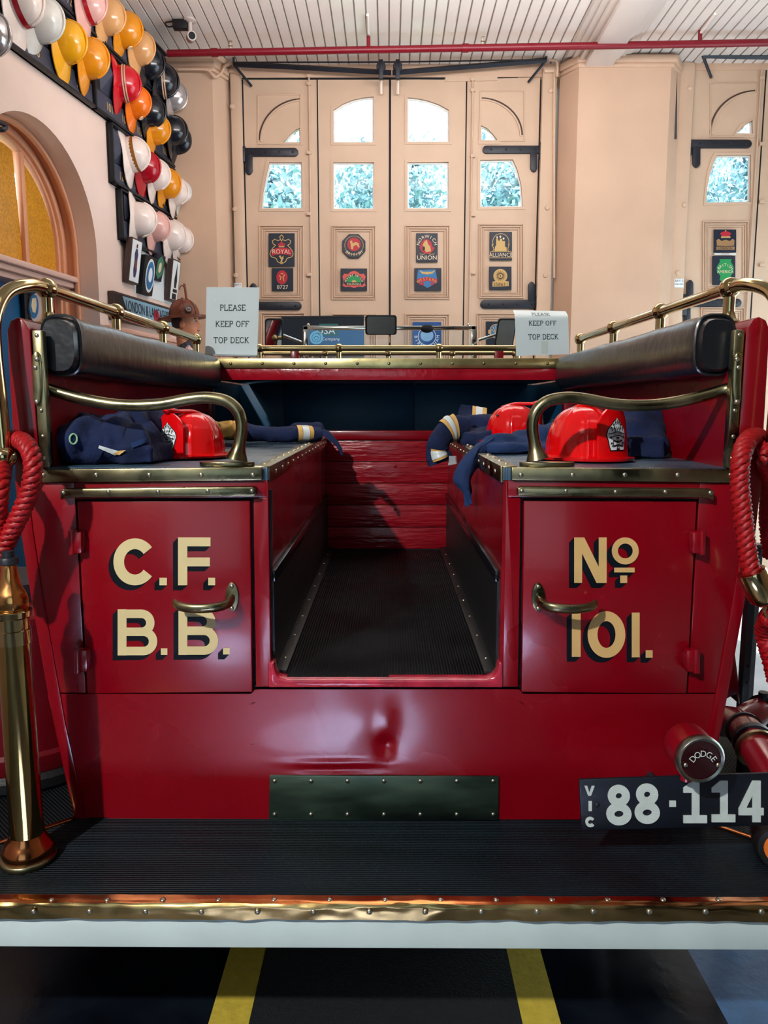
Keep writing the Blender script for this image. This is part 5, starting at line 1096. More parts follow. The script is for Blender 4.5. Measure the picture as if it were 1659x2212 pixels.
# ---- toy fire-chief helmets
def toy_helmet(c, front, sc, label):
    root = empty('toy_fire_helmet', (0, 0, 0), label, 'helmet', 'red toy fire helmets')
    def dome(u, v):
        ph = 2 * PI * u; th = PI / 2 * v; q = math.sin(th) ** 0.72; z = 0.125 * math.cos(th) ** 0.95
        rb = 1 + 0.035 * math.exp(-((((ph / (2 * PI) * 8 + 0.5) % 1) - 0.5) / 0.07) ** 2) * math.sin(th)
        return V((0.100 * q * rb * math.cos(ph), 0.084 * q * rb * math.sin(ph), 0.012 + z * (1 + (rb - 1) * 0.6)))
    sh = build(MB().grid(dome, 128, 18), 'shell', TOYRED, root, smooth=70)
    n = 48; b1, b2, b3 = [], [], []
    for k in range(n):
        a = 2 * PI * k / n; c_, s_ = math.cos(a), math.sin(a); e = 0.030 + 0.018 * max(0, -c_) ** 1.5 + 0.006 * max(0, c_)
        b1.append(V((0.099 * c_, 0.083 * s_, 0.014))); b2.append(V(((0.100 + e) * c_, (0.084 + e * 0.9) * s_, 0.004))); b3.append(V(((0.102 + e) * c_, (0.086 + e * 0.9) * s_, 0.010)))
    vs_ = b1 + b3 + b2 + [p - V((0, 0, 0.006)) for p in b1]; fs_ = [(r_ * n + k, r_ * n + (k + 1) % n, ((r_ + 1) % 4) * n + (k + 1) % n, ((r_ + 1) % 4) * n + k) for r_ in range(4) for k in range(n)]
    build(MB().add(vs_, fs_), 'brim', TOYRED, root, smooth=50)
    # front shield, leaning back on the dome
    def sp(u, v, o=0.0): # u across (-1..1), v up 0..1
        w = 0.054 * (1 - 0.12 * v); a = u * 0.62
        return V((0.114 - 0.012 * v - 0.030 * (1 - math.cos(a)) * 2.2 + o, w * math.sin(a) / 0.58, 0.010 + 0.128 * v))
    top = lambda u: 1.0 - 0.30 * abs(u) ** 2.4
    g = MB(); nu, nv = 20, 14
    F_ = [sp(-1 + 2 * i / nu, j / nv * top(-1 + 2 * i / nu)) for j in range(nv + 1) for i in range(nu + 1)]; B_ = [p - V((0.006, 0, 0)) for p in F_]; N = len(F_); w_ = nu + 1
    fs_ = [(j * w_ + i, j * w_ + i + 1, (j + 1) * w_ + i + 1, (j + 1) * w_ + i) for j in range(nv) for i in range(nu)]; fs_ += [tuple(N + k for k in f[::-1]) for f in fs_]
    edge = [i for i in range(w_)] + [j * w_ + nu for j in range(1, nv + 1)] + [nv * w_ + i for i in range(nu - 1, -1, -1)] + [j * w_ for j in range(nv - 1, 0, -1)]
    fs_ += [(edge[k], edge[(k + 1) % len(edge)], N + edge[(k + 1) % len(edge)], N + edge[k]) for k in range(len(edge))]
    shd = build(g.add(F_ + B_, fs_), 'front_shield', TOYRED, root, smooth=60)
    build(MB().tube(cat_rom([V((-0.045, 0, 0.128)), V((0, 0, 0.141)), V((0.06, 0, 0.142)), V((0.103, 0, 0.146)), V((0.112, 0, 0.139))], 5), [0.006] * 12 + [0.009] * 9, 10), 'shield_holder', TOYRED, root, smooth=60)
    build(MB().lathe([(0.005, 0), (0.005, 0.002)], V((-0.055, 0.055, 0.100)), V((-0.4, 0.55, 0.75)), 12), 'vent_hole', EBK, root)
    build(MB().lathe([(0.005, 0), (0.005, 0.002)], V((-0.055, -0.055, 0.100)), V((-0.4, -0.55, 0.75)), 12), 'vent_hole', EBK, root)
    # badge sticker: local px grid of the picture's badge, 62 wide x 76 tall
    bo = [(0, 1), (.1, .92), (.3, .88), (.42, .8), (.66, .72), (.84, .62), (.92, .45), (.8, .3), (.72, .12), (.62, 0), (.0, 0)]
    bo = bo + [(-x, y) for x, y in bo[::-1][1:-1]]
    def bp(x, y, o): return sp(x * 0.66, 0.16 + y * 0.62, o)
    def bmesh_poly(pts, o): return MB().prism([bp(x, y, o) for x, y in pts], (0.0003, 0, 0))
    def fan_poly(pts, o):
        pts2 = []
        for i in range(len(pts)):
            a, b = pts[i], pts[(i + 1) % len(pts)]
            for k in range(3): pts2.append((a[0] + (b[0] - a[0]) * k / 3, a[1] + (b[1] - a[1]) * k / 3))
        tr = tessellate_polygon([[V((x, y, 0)) for x, y in pts2]])
        mb = MB(); mb.v = [bp(x, y, o) for x, y in pts2]; mb.f = [tuple(t_) for t_ in tr]; return mb
    def grid_poly(sc_, o):
        # horizontal spans inside the outline so the sticker follows the curve
        mb = MB(); rows = 24; cols = 12
        def half(y):
            xs = []
            for i in range(10):
                (x0, y0), (x1, y1) = bo[i], bo[i + 1]
                if (y0 - y) * (y1 - y) <= 0 and y0 != y1: xs.append(x0 + (x1 - x0) * (y - y0) / (y1 - y0))
            return max(xs) if xs else 0
        return mb.grid(lambda u, v: bp((-1 + 2 * u) * half(min(0.999, max(0.001, v))) * sc_, 0.5 + (v - 0.5) * sc_, o), cols, rows)
    bd = build(grid_poly(1.06, 0.0012), 'badge_edge', EBK, shd, smooth=0); build(grid_poly(0.99, 0.0020), 'badge', EWH, shd, smooth=0)
    ink = MB()
    def ln(pts, w=0.05):
        for q in stroke(pts, w):
            ink.add([bp(x, y, 0.0028) for x, y in q], [(0, 1, 2, 3)])
    for sgn in (-1, 1):
        for (x0, y0, r_) in ((.18, .82, .07), (.34, .74, .09), (.55, .64, .09), (.25, .62, .09), (.55, .16, .1), (.62, .38, .06)):
            ln([(sgn * (x0 + r_ * math.cos(t) * (1 - t / 9)), y0 + r_ * 0.8 * math.sin(t) * (1 - t / 9)) for t in [k * 0.6 for k in range(9)]], 0.045)
        ln([(sgn * 0.8, .52), (sgn * .62, .5), (sgn * .3, .55), (0, .56)], 0.03); ln([(sgn * 0.74, .38), (sgn * .55, .40), (sgn * .3, .44), (0, .45)], 0.03); ln([(sgn * .82, .52), (sgn * .76, .38)], 0.03)
        ln([(0, .92), (sgn * .06, .87), (0, .82)], 0.03); ln([(sgn * .12, .72), (0, .62)], 0.04)
    cross = [(.12, .38), (-.12, .38), (-.05, .25), (-.42, .30), (-.42, .12), (-.05, .16), (-.12, .03), (.12, .03), (.05, .16), (.42, .12), (.42, .30), (.05, .25)]
    ln(cross + [cross[0]], 0.05); ln([(0.12 * math.cos(t), .205 + .07 * math.sin(t)) for t in [k * PI / 8 for k in range(17)]], 0.04)
    vs_, fs_ = text2d('5'); ink.add([bp(x * 0.10, .165 + y * 0.08, 0.003) for x, y in vs_], fs_)
    vs_, fs_ = text2d('FIRE CHIEF'); ink.add([bp(x * 0.125, .468 + y * 0.068 - 0.06 * (x * 0.125) ** 2, 0.003) for x, y in vs_], fs_)
    build(ink, 'badge_print', EBK, shd, smooth=0)
    root.location = c; root.scale = (sc, sc, sc); root.rotation_euler = (0, 0, math.atan2(front[1], front[0]))
    return root
toy_helmet(onbench(420, 989) + V((0, 0, 0.001)), (-0.50, -0.86), 0.90, 'red toy fire helmet beside the rolled navy jacket on the left bench')
toy_helmet(onbench(1258, 994) + V((0, 0.0, 0.001)), (0.55, -0.83), 1.03, 'red toy fire helmet with FIRE CHIEF badge in full view, right bench')
toy_helmet(onbench(1108, 962) + V((0.0, 0, 0.012)), (0.85, -0.2), 0.98, 'red toy fire helmet half hidden behind the brass arm rail')

# ---- navy jackets
t = empty('rolled_jacket', onbench(240, 990), 'rolled navy jacket on the left bench beside the helmet', 'jacket', 'navy jackets on the benches')
mb = MB(); zb = ZS + 0.002
capsule(mb, P(180, 952, 1.90), P(205, 945, 2.20), 0.060, 0.055)
capsule(mb, P(250, 948, 1.94), P(300, 940, 2.12), 0.058, 0.062); capsule(mb, P(285, 920, 2.0), P(325, 922, 2.1), 0.045, 0.045)
capsule(mb, P(300, 955, 1.93), P(318, 950, 2.1), 0.042, 0.046); capsule(mb, P(215, 975, 1.9), P(310, 980, 1.93), 0.025, 0.03)
mb.box((P(150, 990, 1.93).x, 1.89, zb), (P(340, 990, 1.93).x, 2.15, zb + 0.04))
jo, bv = remeshed(mb, 'cloth', NAVY, t, 0.006, 0.019, 13, zb, 3, seed=2.0, stretch=(1, 1, .7))
build(drape(bv, [(214, 962), (268, 978), (248, 984), (212, 968)], lift=0.004), 'reflective_strip', TAPE_S, t); build(drape(bv, [(256, 974), (272, 972), (258, 983), (243, 981)], lift=0.006), 'yellow_edge', TAPE_Y, t)
build(drape(bv, [(282, 958), (322, 942), (326, 952), (286, 968)], lift=0.003), 'collar_flap', NAVY2, t)
q = [bv.ray_cast(EYE, ray(160 + 8 * math.cos(a), 948 + 11 * math.sin(a)).normalized())[0] for a in [2 * PI * k / 14 for k in range(14)]]
q = [p - V((0, 0.004, 0)) for p in q if p is not None]
if len(q) > 6: build(MB().tube(q, 0.0022, 6, closed=True), 'hanging_loop', flat('loop_green', (140, 190, 150), 0.6), t)
t = empty('folded_jacket', onbench(310, 970), 'dark folded jacket behind the rolled jacket, left bench', 'jacket', 'navy jackets on the benches')
mb = MB(); capsule(mb, P(245, 905, 2.42), P(330, 905, 2.45), 0.06); capsule(mb, P(340, 900, 2.45), P(375, 893, 2.5), 0.035, 0.02); mb.box((P(235, 950, 2.42).x, 2.36, zb), (P(350, 950, 2.42).x, 2.56, ZS + 0.1))
remeshed(mb, 'cloth', NAVY, t, 0.009, 0.012, 9, zb, 5, seed=5.0)
# left far jacket: sleeve lying along the bench with tape bands, cuff dropping into the aisle
def band(path, rs, i0, i1, name, m, par, fl, grow=0.0025): return build(MB().tube(path[i0:i1 + 1], [r + grow for r in rs[i0:i1 + 1]], 20, caps=False, flatten=fl), name, m, par, smooth=70)
def sleeve(name, label, pts, radii, fl, bands, parent=None, m=NAVY, seed=0):
    path = cat_rom(pts, 10); n_ = len(path); rs = []
    for i in range(n_):
        f_ = i / (n_ - 1) * (len(radii) - 1); k = min(len(radii) - 2, int(f_)); rs.append((radii[k] + (radii[k + 1] - radii[k]) * (f_ - k)) * (1 + 0.10 * noise.noise(V((i * 0.35, seed, 0)))))
    par = parent or empty(name, pts[0], label, 'jacket', 'navy jackets on the benches')
    mb = MB().tube(path, rs, 20, flatten=fl)
    for v in mb.v: 
        w = noise.noise(v * 16 + V((seed, 0, 0))) * 0.007 + noise.noise(v * 34) * 0.003; v += V((w, w, w))
        pass
    build(mb, 'sleeve', m, par, smooth=70)
    for a, b, mm, nm in bands: band(path, rs, int(a * (n_ - 1)), int(b * (n_ - 1)), nm, mm, par, fl, 0.005)
    return par, path, rs
yj = 2.95
pr, _, _ = sleeve('striped_jacket', 'navy jacket sleeve with yellow and silver bands lying on the left bench end', [P(462, 934, yj), P(500, 930, yj), P(545, 934, yj), P(600, 939, yj), P(650, 937, yj + .02), P(692, 938, yj + .05)], [0.030, 0.034, 0.034, 0.030, 0.030, 0.030, 0.026], (0.95, 1.3), [(0.77, 0.81, TAPE_Y, 'tape_band'), (0.815, 0.87, TAPE_S, 'tape_band'), (0.875, 0.915, TAPE_Y, 'tape_band')], seed=3)
mb = MB(); capsule(mb, P(475, 930, 2.8), P(505, 928, 2.85), 0.034, 0.03); remeshed(mb, 'yellow_lining', flat('yellow_lining', (206, 160, 80), 0.8), pr, 0.006, 0.012, 22, None, 2)
mb = MB(); capsule(mb, P(640, 930, 3.2), P(685, 928, 3.22), 0.03); mb.box((P(600, 950, 3.2).x, 3.12, zb), (P(690, 950, 3.2).x, 3.3, ZS + 0.05)); remeshed(mb, 'jacket_body', NAVY, pr, 0.008, 0.008, 12, zb, 4)
def sheet(name, m, par, rows, th=0.006, nu=10, nv=14, fold=0.006, seed=0.0, label=None):
    """hanging cloth through rows of points (each row left to right)"""
    R_ = [cat_rom(r, nu // max(1, len(r) - 1) or 1) for r in rows]; k = len(R_[0]); cols = [cat_rom([r[i] for r in R_], max(2, nv // (len(rows) - 1))) for i in range(k)]
    nvv = len(cols[0]); F_ = []
    for j in range(nvv):
        for i in range(k):
            p = cols[i][j]; w = fold * noise.noise(V((i * 0.9, j * 0.18, seed))); F_.append(p + V((w, -abs(w), w * 0.5)))
    B_ = [p + V((0, th, 0)) for p in F_]; N = len(F_)
    fs_ = [(j * k + i, j * k + i + 1, (j + 1) * k + i + 1, (j + 1) * k + i) for j in range(nvv - 1) for i in range(k - 1)]; fs_ += [tuple(N + q for q in f[::-1]) for f in fs_]
    edge = [i for i in range(k)] + [j * k + k - 1 for j in range(1, nvv)] + [(nvv - 1) * k + i for i in range(k - 2, -1, -1)] + [j * k for j in range(nvv - 2, 0, -1)]
    fs_ += [(edge[q], edge[(q + 1) % len(edge)], N + edge[(q + 1) % len(edge)], N + edge[q]) for q in range(len(edge))]
    return build(MB().add(F_ + B_, fs_), name, m, par, smooth=70)
sheet('cuff', NAVY, pr, [[P(688, 930, 2.98), P(698, 927, 2.98), P(712, 932, 2.98)], [P(704, 946, 2.96), P(716, 944, 2.96), P(728, 950, 2.96)], [P(726, 966, 2.95), P(732, 962, 2.95), P(738, 968, 2.95)], [P(737, 984, 2.95), P(739, 983, 2.95), P(741, 985, 2.95)]], fold=0.004)
# right far jacket
t = empty('striped_jacket', onbench(1060, 955), 'navy jacket with tape bands heaped at the far end of the right bench', 'jacket', 'navy jackets on the benches')
mb = MB(); capsule(mb, P(1000, 925, 2.95), P(1120, 915, 3.0), 0.042, 0.05); capsule(mb, P(1010, 938, 2.9), P(1100, 940, 2.85), 0.03, 0.035); mb.box((P(995, 950, 2.9).x, 2.8, zb), (P(1120, 950, 2.9).x, 3.1, ZS + 0.05))
_, bv = remeshed(mb, 'cloth', NAVY, t, 0.008, 0.012, 10, zb, 4, seed=8)
sheet('stand_collar', NAVY, t, [[P(996, 874, 3.05), P(1022, 877, 3.07), P(1052, 882, 3.09)], [P(990, 890, 3.03), P(1020, 892, 3.05), P(1052, 895, 3.07)], [P(984, 908, 3.0), P(1018, 910, 3.0), P(1056, 912, 3.02)]], fold=0.004)
for x0, x1, m_ in ((1021, 1029, TAPE_Y), (1029, 1043, TAPE_S), (1043, 1052, TAPE_Y)):
    sheet('tape_band', m_, t, [[P(x0, 876 + (x0 - 1021) * .15, 3.02), P(x1, 877 + (x1 - 1021) * .15, 3.02)], [P(x0 - 1, 900, 2.98), P(x1 - 1, 901, 2.98)]], th=0.003, fold=0.0, nu=4, nv=4)
_, pth, rs = sleeve('', '', [P(1010, 925, 2.86), P(985, 922, 2.84), P(965, 932, 2.82), P(950, 952, 2.80), P(945, 975, 2.80), P(952, 998, 2.80)], [0.034, 0.036, 0.036, 0.036, 0.040, 0.046], (1.2, 0.7), [(0.22, 0.28, TAPE_Y, 'tape_band'), (0.285, 0.37, TAPE_S, 'tape_band'), (0.375, 0.42, TAPE_Y, 'tape_band'), (0.74, 0.79, TAPE_Y, 'tape_band'), (0.795, 0.90, TAPE_S, 'tape_band'), (0.905, 0.95, TAPE_Y, 'tape_band')], parent=t, seed=6)
sheet('loose_band', TAPE_S, t, [[P(970, 985, 2.78), P(985, 985, 2.8)], [P(968, 1005, 2.78), P(988, 1002, 2.8)]], th=0.004, fold=0.003, nu=4, nv=4)
# blue cloth draped over the right aisle edge
t = empty('draped_cloth', onbench(1060, 975), 'blue cloth trailing over the aisle edge of the right bench', 'cloth')
xe_ = XA[1] - 0.014
mb = MB(); capsule(mb, P(1055, 962, 2.36), P(1130, 960, 2.40), 0.030, 0.038); capsule(mb, P(1130, 955, 2.42), P(1200, 948, 2.45), 0.042, 0.05); mb.box((P(1048, 975, 2.36).x, 2.30, zb), (P(1200, 975, 2.36).x, 2.46, ZS + 0.03))
remeshed(mb, 'cloth', NAVY2, t, 0.008, 0.010, 12, zb, 4, seed=11)
sheet('hanging_end', NAVY2, t, [[P(1030, 958, 2.34), P(1055, 947, 2.34), P(1075, 946, 2.34), P(1100, 952, 2.36)], [P(1003, 985, 2.30), P(1025, 972, 2.29), P(1042, 978, 2.30), P(1052, 992, 2.33)], [P(978, 1033, 2.28), P(1000, 1032, 2.26), P(1016, 1030, 2.27), P(1019, 1028, 2.30)], [P(998, 1064, 2.27), P(1008, 1066, 2.26), P(1016, 1064, 2.27), P(1019, 1060, 2.29)], [P(1009, 1094, 2.27), P(1013, 1092, 2.27), P(1017, 1088, 2.27), P(1020, 1090, 2.28)]], nu=12, nv=20, fold=0.010, th=0.008, seed=3)
# navy jacket behind the right helmet
t = empty('standing_jacket', onbench(1385, 975), 'dark navy jacket propped against the right backrest behind the helmet', 'jacket', 'navy jackets on the benches')
mb = MB(); capsule(mb, P(1350, 965, 2.18), P(1410, 960, 2.2), 0.05, 0.045); capsule(mb, P(1365, 915, 2.25), P(1400, 905, 2.28), 0.055, 0.045); capsule(mb, P(1350, 940, 2.2), P(1420, 935, 2.24), 0.05, 0.03); mb.box((P(1335, 985, 2.2).x, 2.1, zb), (P(1410, 985, 2.2).x, 2.3, ZS + 0.06))
_, bv = remeshed(mb, 'cloth', NAVY, t, 0.008, 0.010, 9, zb, 4, seed=15)

# ---- paper signs on the deck
def serif(mb, s_, cx, base, h, fn, sx=1.0):
    """spaced capitals with serifs, drawn by strokes"""
    G = {'P': (.62, [[(.14, 0), (.14, 1)], [(.14, .97), (.4, .97), (.56, .9), (.58, .73), (.54, .58), (.4, .5), (.14, .5)]], [(.14, 0), (.14, 1)]), 'L': (.64, [[(.14, 0), (.14, 1)], [(.14, .03), (.58, .03), (.6, .22)]], [(.14, 1), (.14, 0)]),
         'E': (.66, [[(.14, 0), (.14, 1)], [(.14, .97), (.58, .97), (.6, .8)], [(.14, .52), (.46, .52)], [(.14, .03), (.6, .03), (.63, .22)]], [(.14, 0), (.14, 1)]), 'F': (.62, [[(.14, 0), (.14, 1)], [(.14, .97), (.58, .97), (.6, .8)], [(.14, .52), (.46, .52)]], [(.14, 0)]),
         'A': (.76, [[(.08, 0), (.38, 1)], [(.38, 1), (.68, 0)], [(.2, .35), (.56, .35)]], [(.08, 0), (.68, 0)]), 'S': (.56, [[(.5, .78), (.46, .93), (.3, .98), (.14, .9), (.1, .75), (.2, .6), (.4, .47), (.5, .3), (.44, .1), (.28, .02), (.12, .08), (.06, .25)]], []),
         'K': (.74, [[(.14, 0), (.14, 1)], [(.62, 1), (.16, .42)], [(.3, .58), (.66, 0)]], [(.14, 0), (.14, 1), (.62, 1), (.66, 0)]), 'O': (.78, [[(.39 + .31 * math.cos(a), .5 + .48 * math.sin(a)) for a in [2 * PI * k / 20 for k in range(21)]]], []),
         'T': (.7, [[(.35, 0), (.35, 1)], [(.04, .8), (.06, .97), (.64, .97), (.66, .8)]], [(.35, 0)]), 'D': (.76, [[(.14, 0), (.14, 1)], [(.14, .97), (.4, .97), (.62, .82), (.68, .5), (.62, .18), (.4, .03), (.14, .03)]], [(.14, 0), (.14, 1)]), 'C': (.7, [[(.62, .75), (.56, .9), (.4, .98), (.2, .9), (.08, .68), (.07, .4), (.18, .12), (.38, .02), (.56, .08), (.64, .25)]], [])}
    tot = sum(0.42 if c == ' ' else G[c][0] + 0.06 for c in s_); x = -tot / 2
    for c in s_:
        if c == ' ': x += 0.42; continue
        w, strs, ser = G[c]
        quads = [q for st in strs for q in stroke(st, 0.125)] + [rect(px - .11, py - .03, px + .11, py + .03) for px, py in ser]
        for q in quads: mb.add([fn(cx + (x + a) * h * sx, base - b * h) for a, b in q], [(0, 1, 2, 3)])
        x += w + 0.06
    return mb
YG = 3.47
t = tag(build(slab(MB(), [(446, 620), (560, 621), (556, 768), (443, 765)], YG, 0, 0.004), 'notice_sign', PAPER, bevel=0.001, seg=1), 'white PLEASE KEEP OFF TOP DECK sign in acrylic holder, left end of the deck', 'sign', 'keep off top deck signs')
t.data.transform(Matrix.Translation((0, 0, 0)))
fn = lambda x, y: P(x, y, YG, 0.0012)
mb = MB(); serif(mb, 'PLEASE', 503, 671, 12.5, fn, 1.06); serif(mb, 'KEEP OFF', 502, 706, 12.5, fn, 1.06); serif(mb, 'TOP DECK', 500, 741, 12.5, fn, 1.06); build(mb, 'lettering', INK, t, smooth=0)
mb = MB(); text_px(mb, 'SIGN HOLDER', 492, 651, 7, YG, 0.0011); text_px(mb, 'A4', 461, 692, 8, YG, 0.0011); build(mb, 'embossed_lettering', GHOST, t, smooth=0)
build(slab(MB(), [(443, 765), (556, 768), (556, 771), (443, 769)], YG, 0.03, 0.06), 'sign_foot', mat('acrylic', srgb(210, 225, 228), 0.1, trans=0.5), t)
mb = MB()
def bent(u, v):
    x = 1112 + 117 * u - 3 * v * (1 - 2 * u) * 0; y = 667 + 101 * v; x = (1112 + (1227 - 1112) * u) * (1 - v) + (1115 + (1230 - 1115) * u) * v; y = (667 + 2 * u) * (1 - v) + (769 - 4 * u) * v
    p = P(x, y, YG); b = max(0, 0.22 - v) / 0.22; p.y += 0.05 * b * b; return p
F_ = MB().grid(bent, 10, 16)
t = tag(build(F_.add([p + V((0, 0.002, 0)) for p in F_.v], [f[::-1] for f in F_.f]), 'notice_sign', PAPER, smooth=60), 'curled white PLEASE KEEP OFF TOP DECK paper, right end of the deck', 'sign', 'keep off top deck signs')
def fn2(x, y): u = (x - 1112) / 117; v = (y - 668) / 99; p = bent(u, v); p.y -= 0.0015; return p
mb = MB(); serif(mb, 'PLEASE', 1170, 681, 6.5, fn2, 1.45); serif(mb, 'KEEP OFF', 1172, 703, 10, fn2, 1.1); serif(mb, 'TOP DECK', 1173, 733, 11, fn2, 1.04); build(mb, 'lettering', INK, t, smooth=0)
build(MB().add([fn2(x, y) for x, y in rect(1168, 737, 1182, 763)], [(0, 1, 2, 3)]), 'tape_patch', mat('clear_tape', srgb(200, 212, 208), 0.2), t, smooth=0)

# ---- brass branch pipe standing on the step
yb = 1.64; c = PZ(62, 1856, ZSTEP); zpx = lambda y: P(40, y, c.y).z
t = empty('brass_branch_pipe', c, 'tall polished brass branch pipe standing upright on the rear step', 'hose nozzle')
o = V((c.x, c.y, 0)); zb = ZSTEP
build(MB().lathe([(0.060, zb), (0.062, zb + 0.004), (0.062, zb + 0.012), (0.059, zb + 0.015)], o, n=40), 'base_ring', BRASSD, t, smooth=50)
build(MB().lathe([(0.054, zb + 0.015), (0.056, zb + 0.026), (0.054, zb + 0.034), (0.046, zb + 0.046), (0.040, zb + 0.058), (0.038, zb + 0.066)], o, n=40), 'base_flare', COPPER, t, smooth=60)
zc0, zc1 = zpx(1388), zpx(1330)
BT = mat('dark_polished_brass', srgb(170, 146, 92), 0.10, 1.0, var=0.1, vscale=6)
build(MB().lathe([(0.038, zb + 0.064), (0.036, zb + 0.10), (0.0345, zc0 - 0.1), (0.034, zc0)], o, n=40), 'barrel', BT, t, smooth=60)
build(MB().lathe([(0.037, zc0), (0.037, zc1 - 0.03), (0.0345, zc1 - 0.028), (0.0345, zc1 - 0.004), (0.040, zc1), (0.041, zc1 + 0.012), (0.036, zc1 + 0.016)], o, n=40), 'collar', BRASS, t, smooth=40)
zh = zpx(1298)
build(MB().lathe([(0.0365, zc1 + 0.016), (0.0385, zc1 + 0.022), (0.0385, zh + 0.006), (0.034, zh + 0.02), (0.024, zpx(1262)), (0.019, zpx(1232)), (0.0165, zpx(1218))], o, n=6, rot=0.3), 'hex_taper', mat('bronze_hex', srgb(196, 140, 84), 0.16, 1.0), t, smooth=30, bevel=0.002)
build(MB().lathe([(0.021, zpx(1218)), (0.021, zpx(1208)), (0.019, zpx(1204)), (0.013, zpx(1203)), (0.013, zpx(1190))], o, n=20), 'tip', IRON, t, smooth=40)

# ---- red twisted ropes
def rope(t, path, R=0.0118, r=0.0085, turns=None, strands=4, phase=0.0, lay=0.062):
    pth = cat_rom(path, 24); L_ = [0.0]
    for a, b in zip(pth, pth[1:]): L_.append(L_[-1] + (b - a).length)
    N = max(40, int(L_[-1] / 0.003)); pts = []; j = 0
    for i in range(N + 1):
        d = L_[-1] * i / N
        while j < len(L_) - 2 and L_[j + 1] < d: j += 1
        f_ = (d - L_[j]) / max(1e-9, L_[j + 1] - L_[j]); pts.append(pth[j].lerp(pth[j + 1], f_))
    up = V((0, -1, 0)); frames = []
    for i in range(N + 1):
        tg = (pts[min(N, i + 1)] - pts[max(0, i - 1)]).normalized(); nn = (up - tg * up.dot(tg)).normalized(); frames.append((tg, nn, tg.cross(nn)))
    for s_ in range(strands):
        cp = []
        for i in range(N + 1):
            a = 2 * PI * (L_[-1] * i / N) / lay + 2 * PI * s_ / strands + phase; tg, nn, bi = frames[i]; cp.append(pts[i] + nn * (math.cos(a) * R) + bi * (math.sin(a) * R))
        # each strand shows its own yarns: lobed section turning the other way
        vs_, n_ = [], 20
        for i in range(N + 1):
            tg = (cp[min(N, i + 1)] - cp[max(0, i - 1)]).normalized(); nn = (cp[i] - pts[i]); nn = (nn - tg * nn.dot(tg)).normalized(); bi = tg.cross(nn)
            tw = -2 * PI * (L_[-1] * i / N) / 0.045
            for k in range(n_):
                a = 2 * PI * k / n_; rr = r * (1 + 0.20 * math.cos(5 * (a + tw))); vs_.append(cp[i] + nn * (math.cos(a) * rr) + bi * (math.sin(a) * rr))
        fs_ = [(i * n_ + k, i * n_ + (k + 1) % n_, (i + 1) * n_ + (k + 1) % n_, (i + 1) * n_ + k) for i in range(N) for k in range(n_)] + [tuple(range(n_)), tuple(range(N * n_, N * n_ + n_))[::-1]]
        build(MB().add(vs_, fs_), 'strand', ROPE, t, smooth=70)
    return pts
yr = 1.665
t = empty('red_rope', P(40, 960, yr), 'red twisted barrier rope looped over the left brass rail end', 'rope', 'red barrier ropes')
rope(t, [P(-22, 1245, yr), P(-8, 1140, yr), P(0, 1050, yr), P(8, 990, yr + 0.09), P(22, 953, yr + 0.11), P(45, 952, yr + 0.07), P(64, 972, yr + 0.02), P(72, 1010, yr), P(64, 1060, yr), P(46, 1105, yr), P(24, 1150, yr), P(2, 1200, yr), P(-14, 1260, yr)], phase=0.5)
t = empty('red_rope', P(1620, 960, yr), 'red twisted barrier rope hanging from the right brass rail end with brass cap', 'rope', 'red barrier ropes')
e1, e2 = P(1622, 1232, yr), P(1652, 1300, yr)
rope(t, [P(1662, 985, yr + 0.04), P(1650, 955, yr + 0.11), P(1630, 943, yr + 0.09), P(1611, 958, yr + 0.03), P(1600, 995, yr), P(1598, 1040, yr), P(1602, 1090, yr), P(1609, 1150, yr), P(1616, 1200, yr), e1, e1 + (e2 - e1) * 0.3], phase=1.0)
ax = (e2 - e1).normalized()
build(MB().lathe([(0.030, 0.0), (0.0315, 0.004), (0.0315, 0.055), (0.028, 0.07), (0.018, 0.082), (0.008, 0.086)], e1 + ax * 0.002, ax, 28), 'brass_cap', BRASS, t, smooth=60)
build(MB().tube(cat_rom([e1 + ax * 0.08, e1 + ax * 0.10 + V((0.008, 0, 0)), e1 + ax * 0.12, e1 + ax * 0.11 + V((-0.012, 0, 0)), e1 + ax * 0.085], 5), 0.004, 8), 'snap_hook', BRASS, t)
t = empty('red_rope', P(1655, 1340, 1.75), 'thin red rope coil at the right edge below the brass cap', 'rope', 'red barrier ropes')
rope(t, [e1 + ax * 0.12, P(1664, 1333, 1.70), P(1654, 1365, 1.75), P(1660, 1395, 1.75), P(1668, 1420, 1.75), P(1680, 1470, 1.75)], 0.012, 0.0115)
t2 = empty('red_rope', P(1660, 1060, 1.9), 'red rope strand hanging beyond the right rail, at the photo edge', 'rope', 'red barrier ropes')
rope(t2, [P(1658, 992, 1.76), P(1666, 1030, 1.80), P(1664, 1080, 1.86), P(1662, 1130, 1.9), P(1668, 1200, 1.9)], 0.012, 0.0115)

# ---- red drum standing on the left running board
t = empty('red_drum', (-1.02, 2.2, ZSTEP), 'dark red drum standing on the left running board', 'drum')
o = V((-1.055, 2.13, 0)); z0 = ZSTEP + 0.0035
build(MB().lathe([(0.235, z0), (0.245, z0 + 0.01), (0.245, z0 + 0.035), (0.23, z0 + 0.05)], o, n=48), 'rubber_foot', RUBBER, t, smooth=40)
build(MB().lathe([(0.232, z0 + 0.05), (0.234, z0 + 0.055), (0.234, z0 + 0.095), (0.224, z0 + 0.105), (0.222, z0 + 0.44), (0.226, z0 + 0.45), (0.226, z0 + 0.47), (0.2, z0 + 0.49)], o, n=48), 'drum_body', mat('drum_red', srgb(92, 4, 16), 0.35, var=0.1), t, smooth=40)
build(MB().lathe([(0.12, z0 + 0.49), (0.12, z0 + 0.54), (0.05, z0 + 0.56)], o, n=32), 'drum_cap', IRON, t, smooth=40)
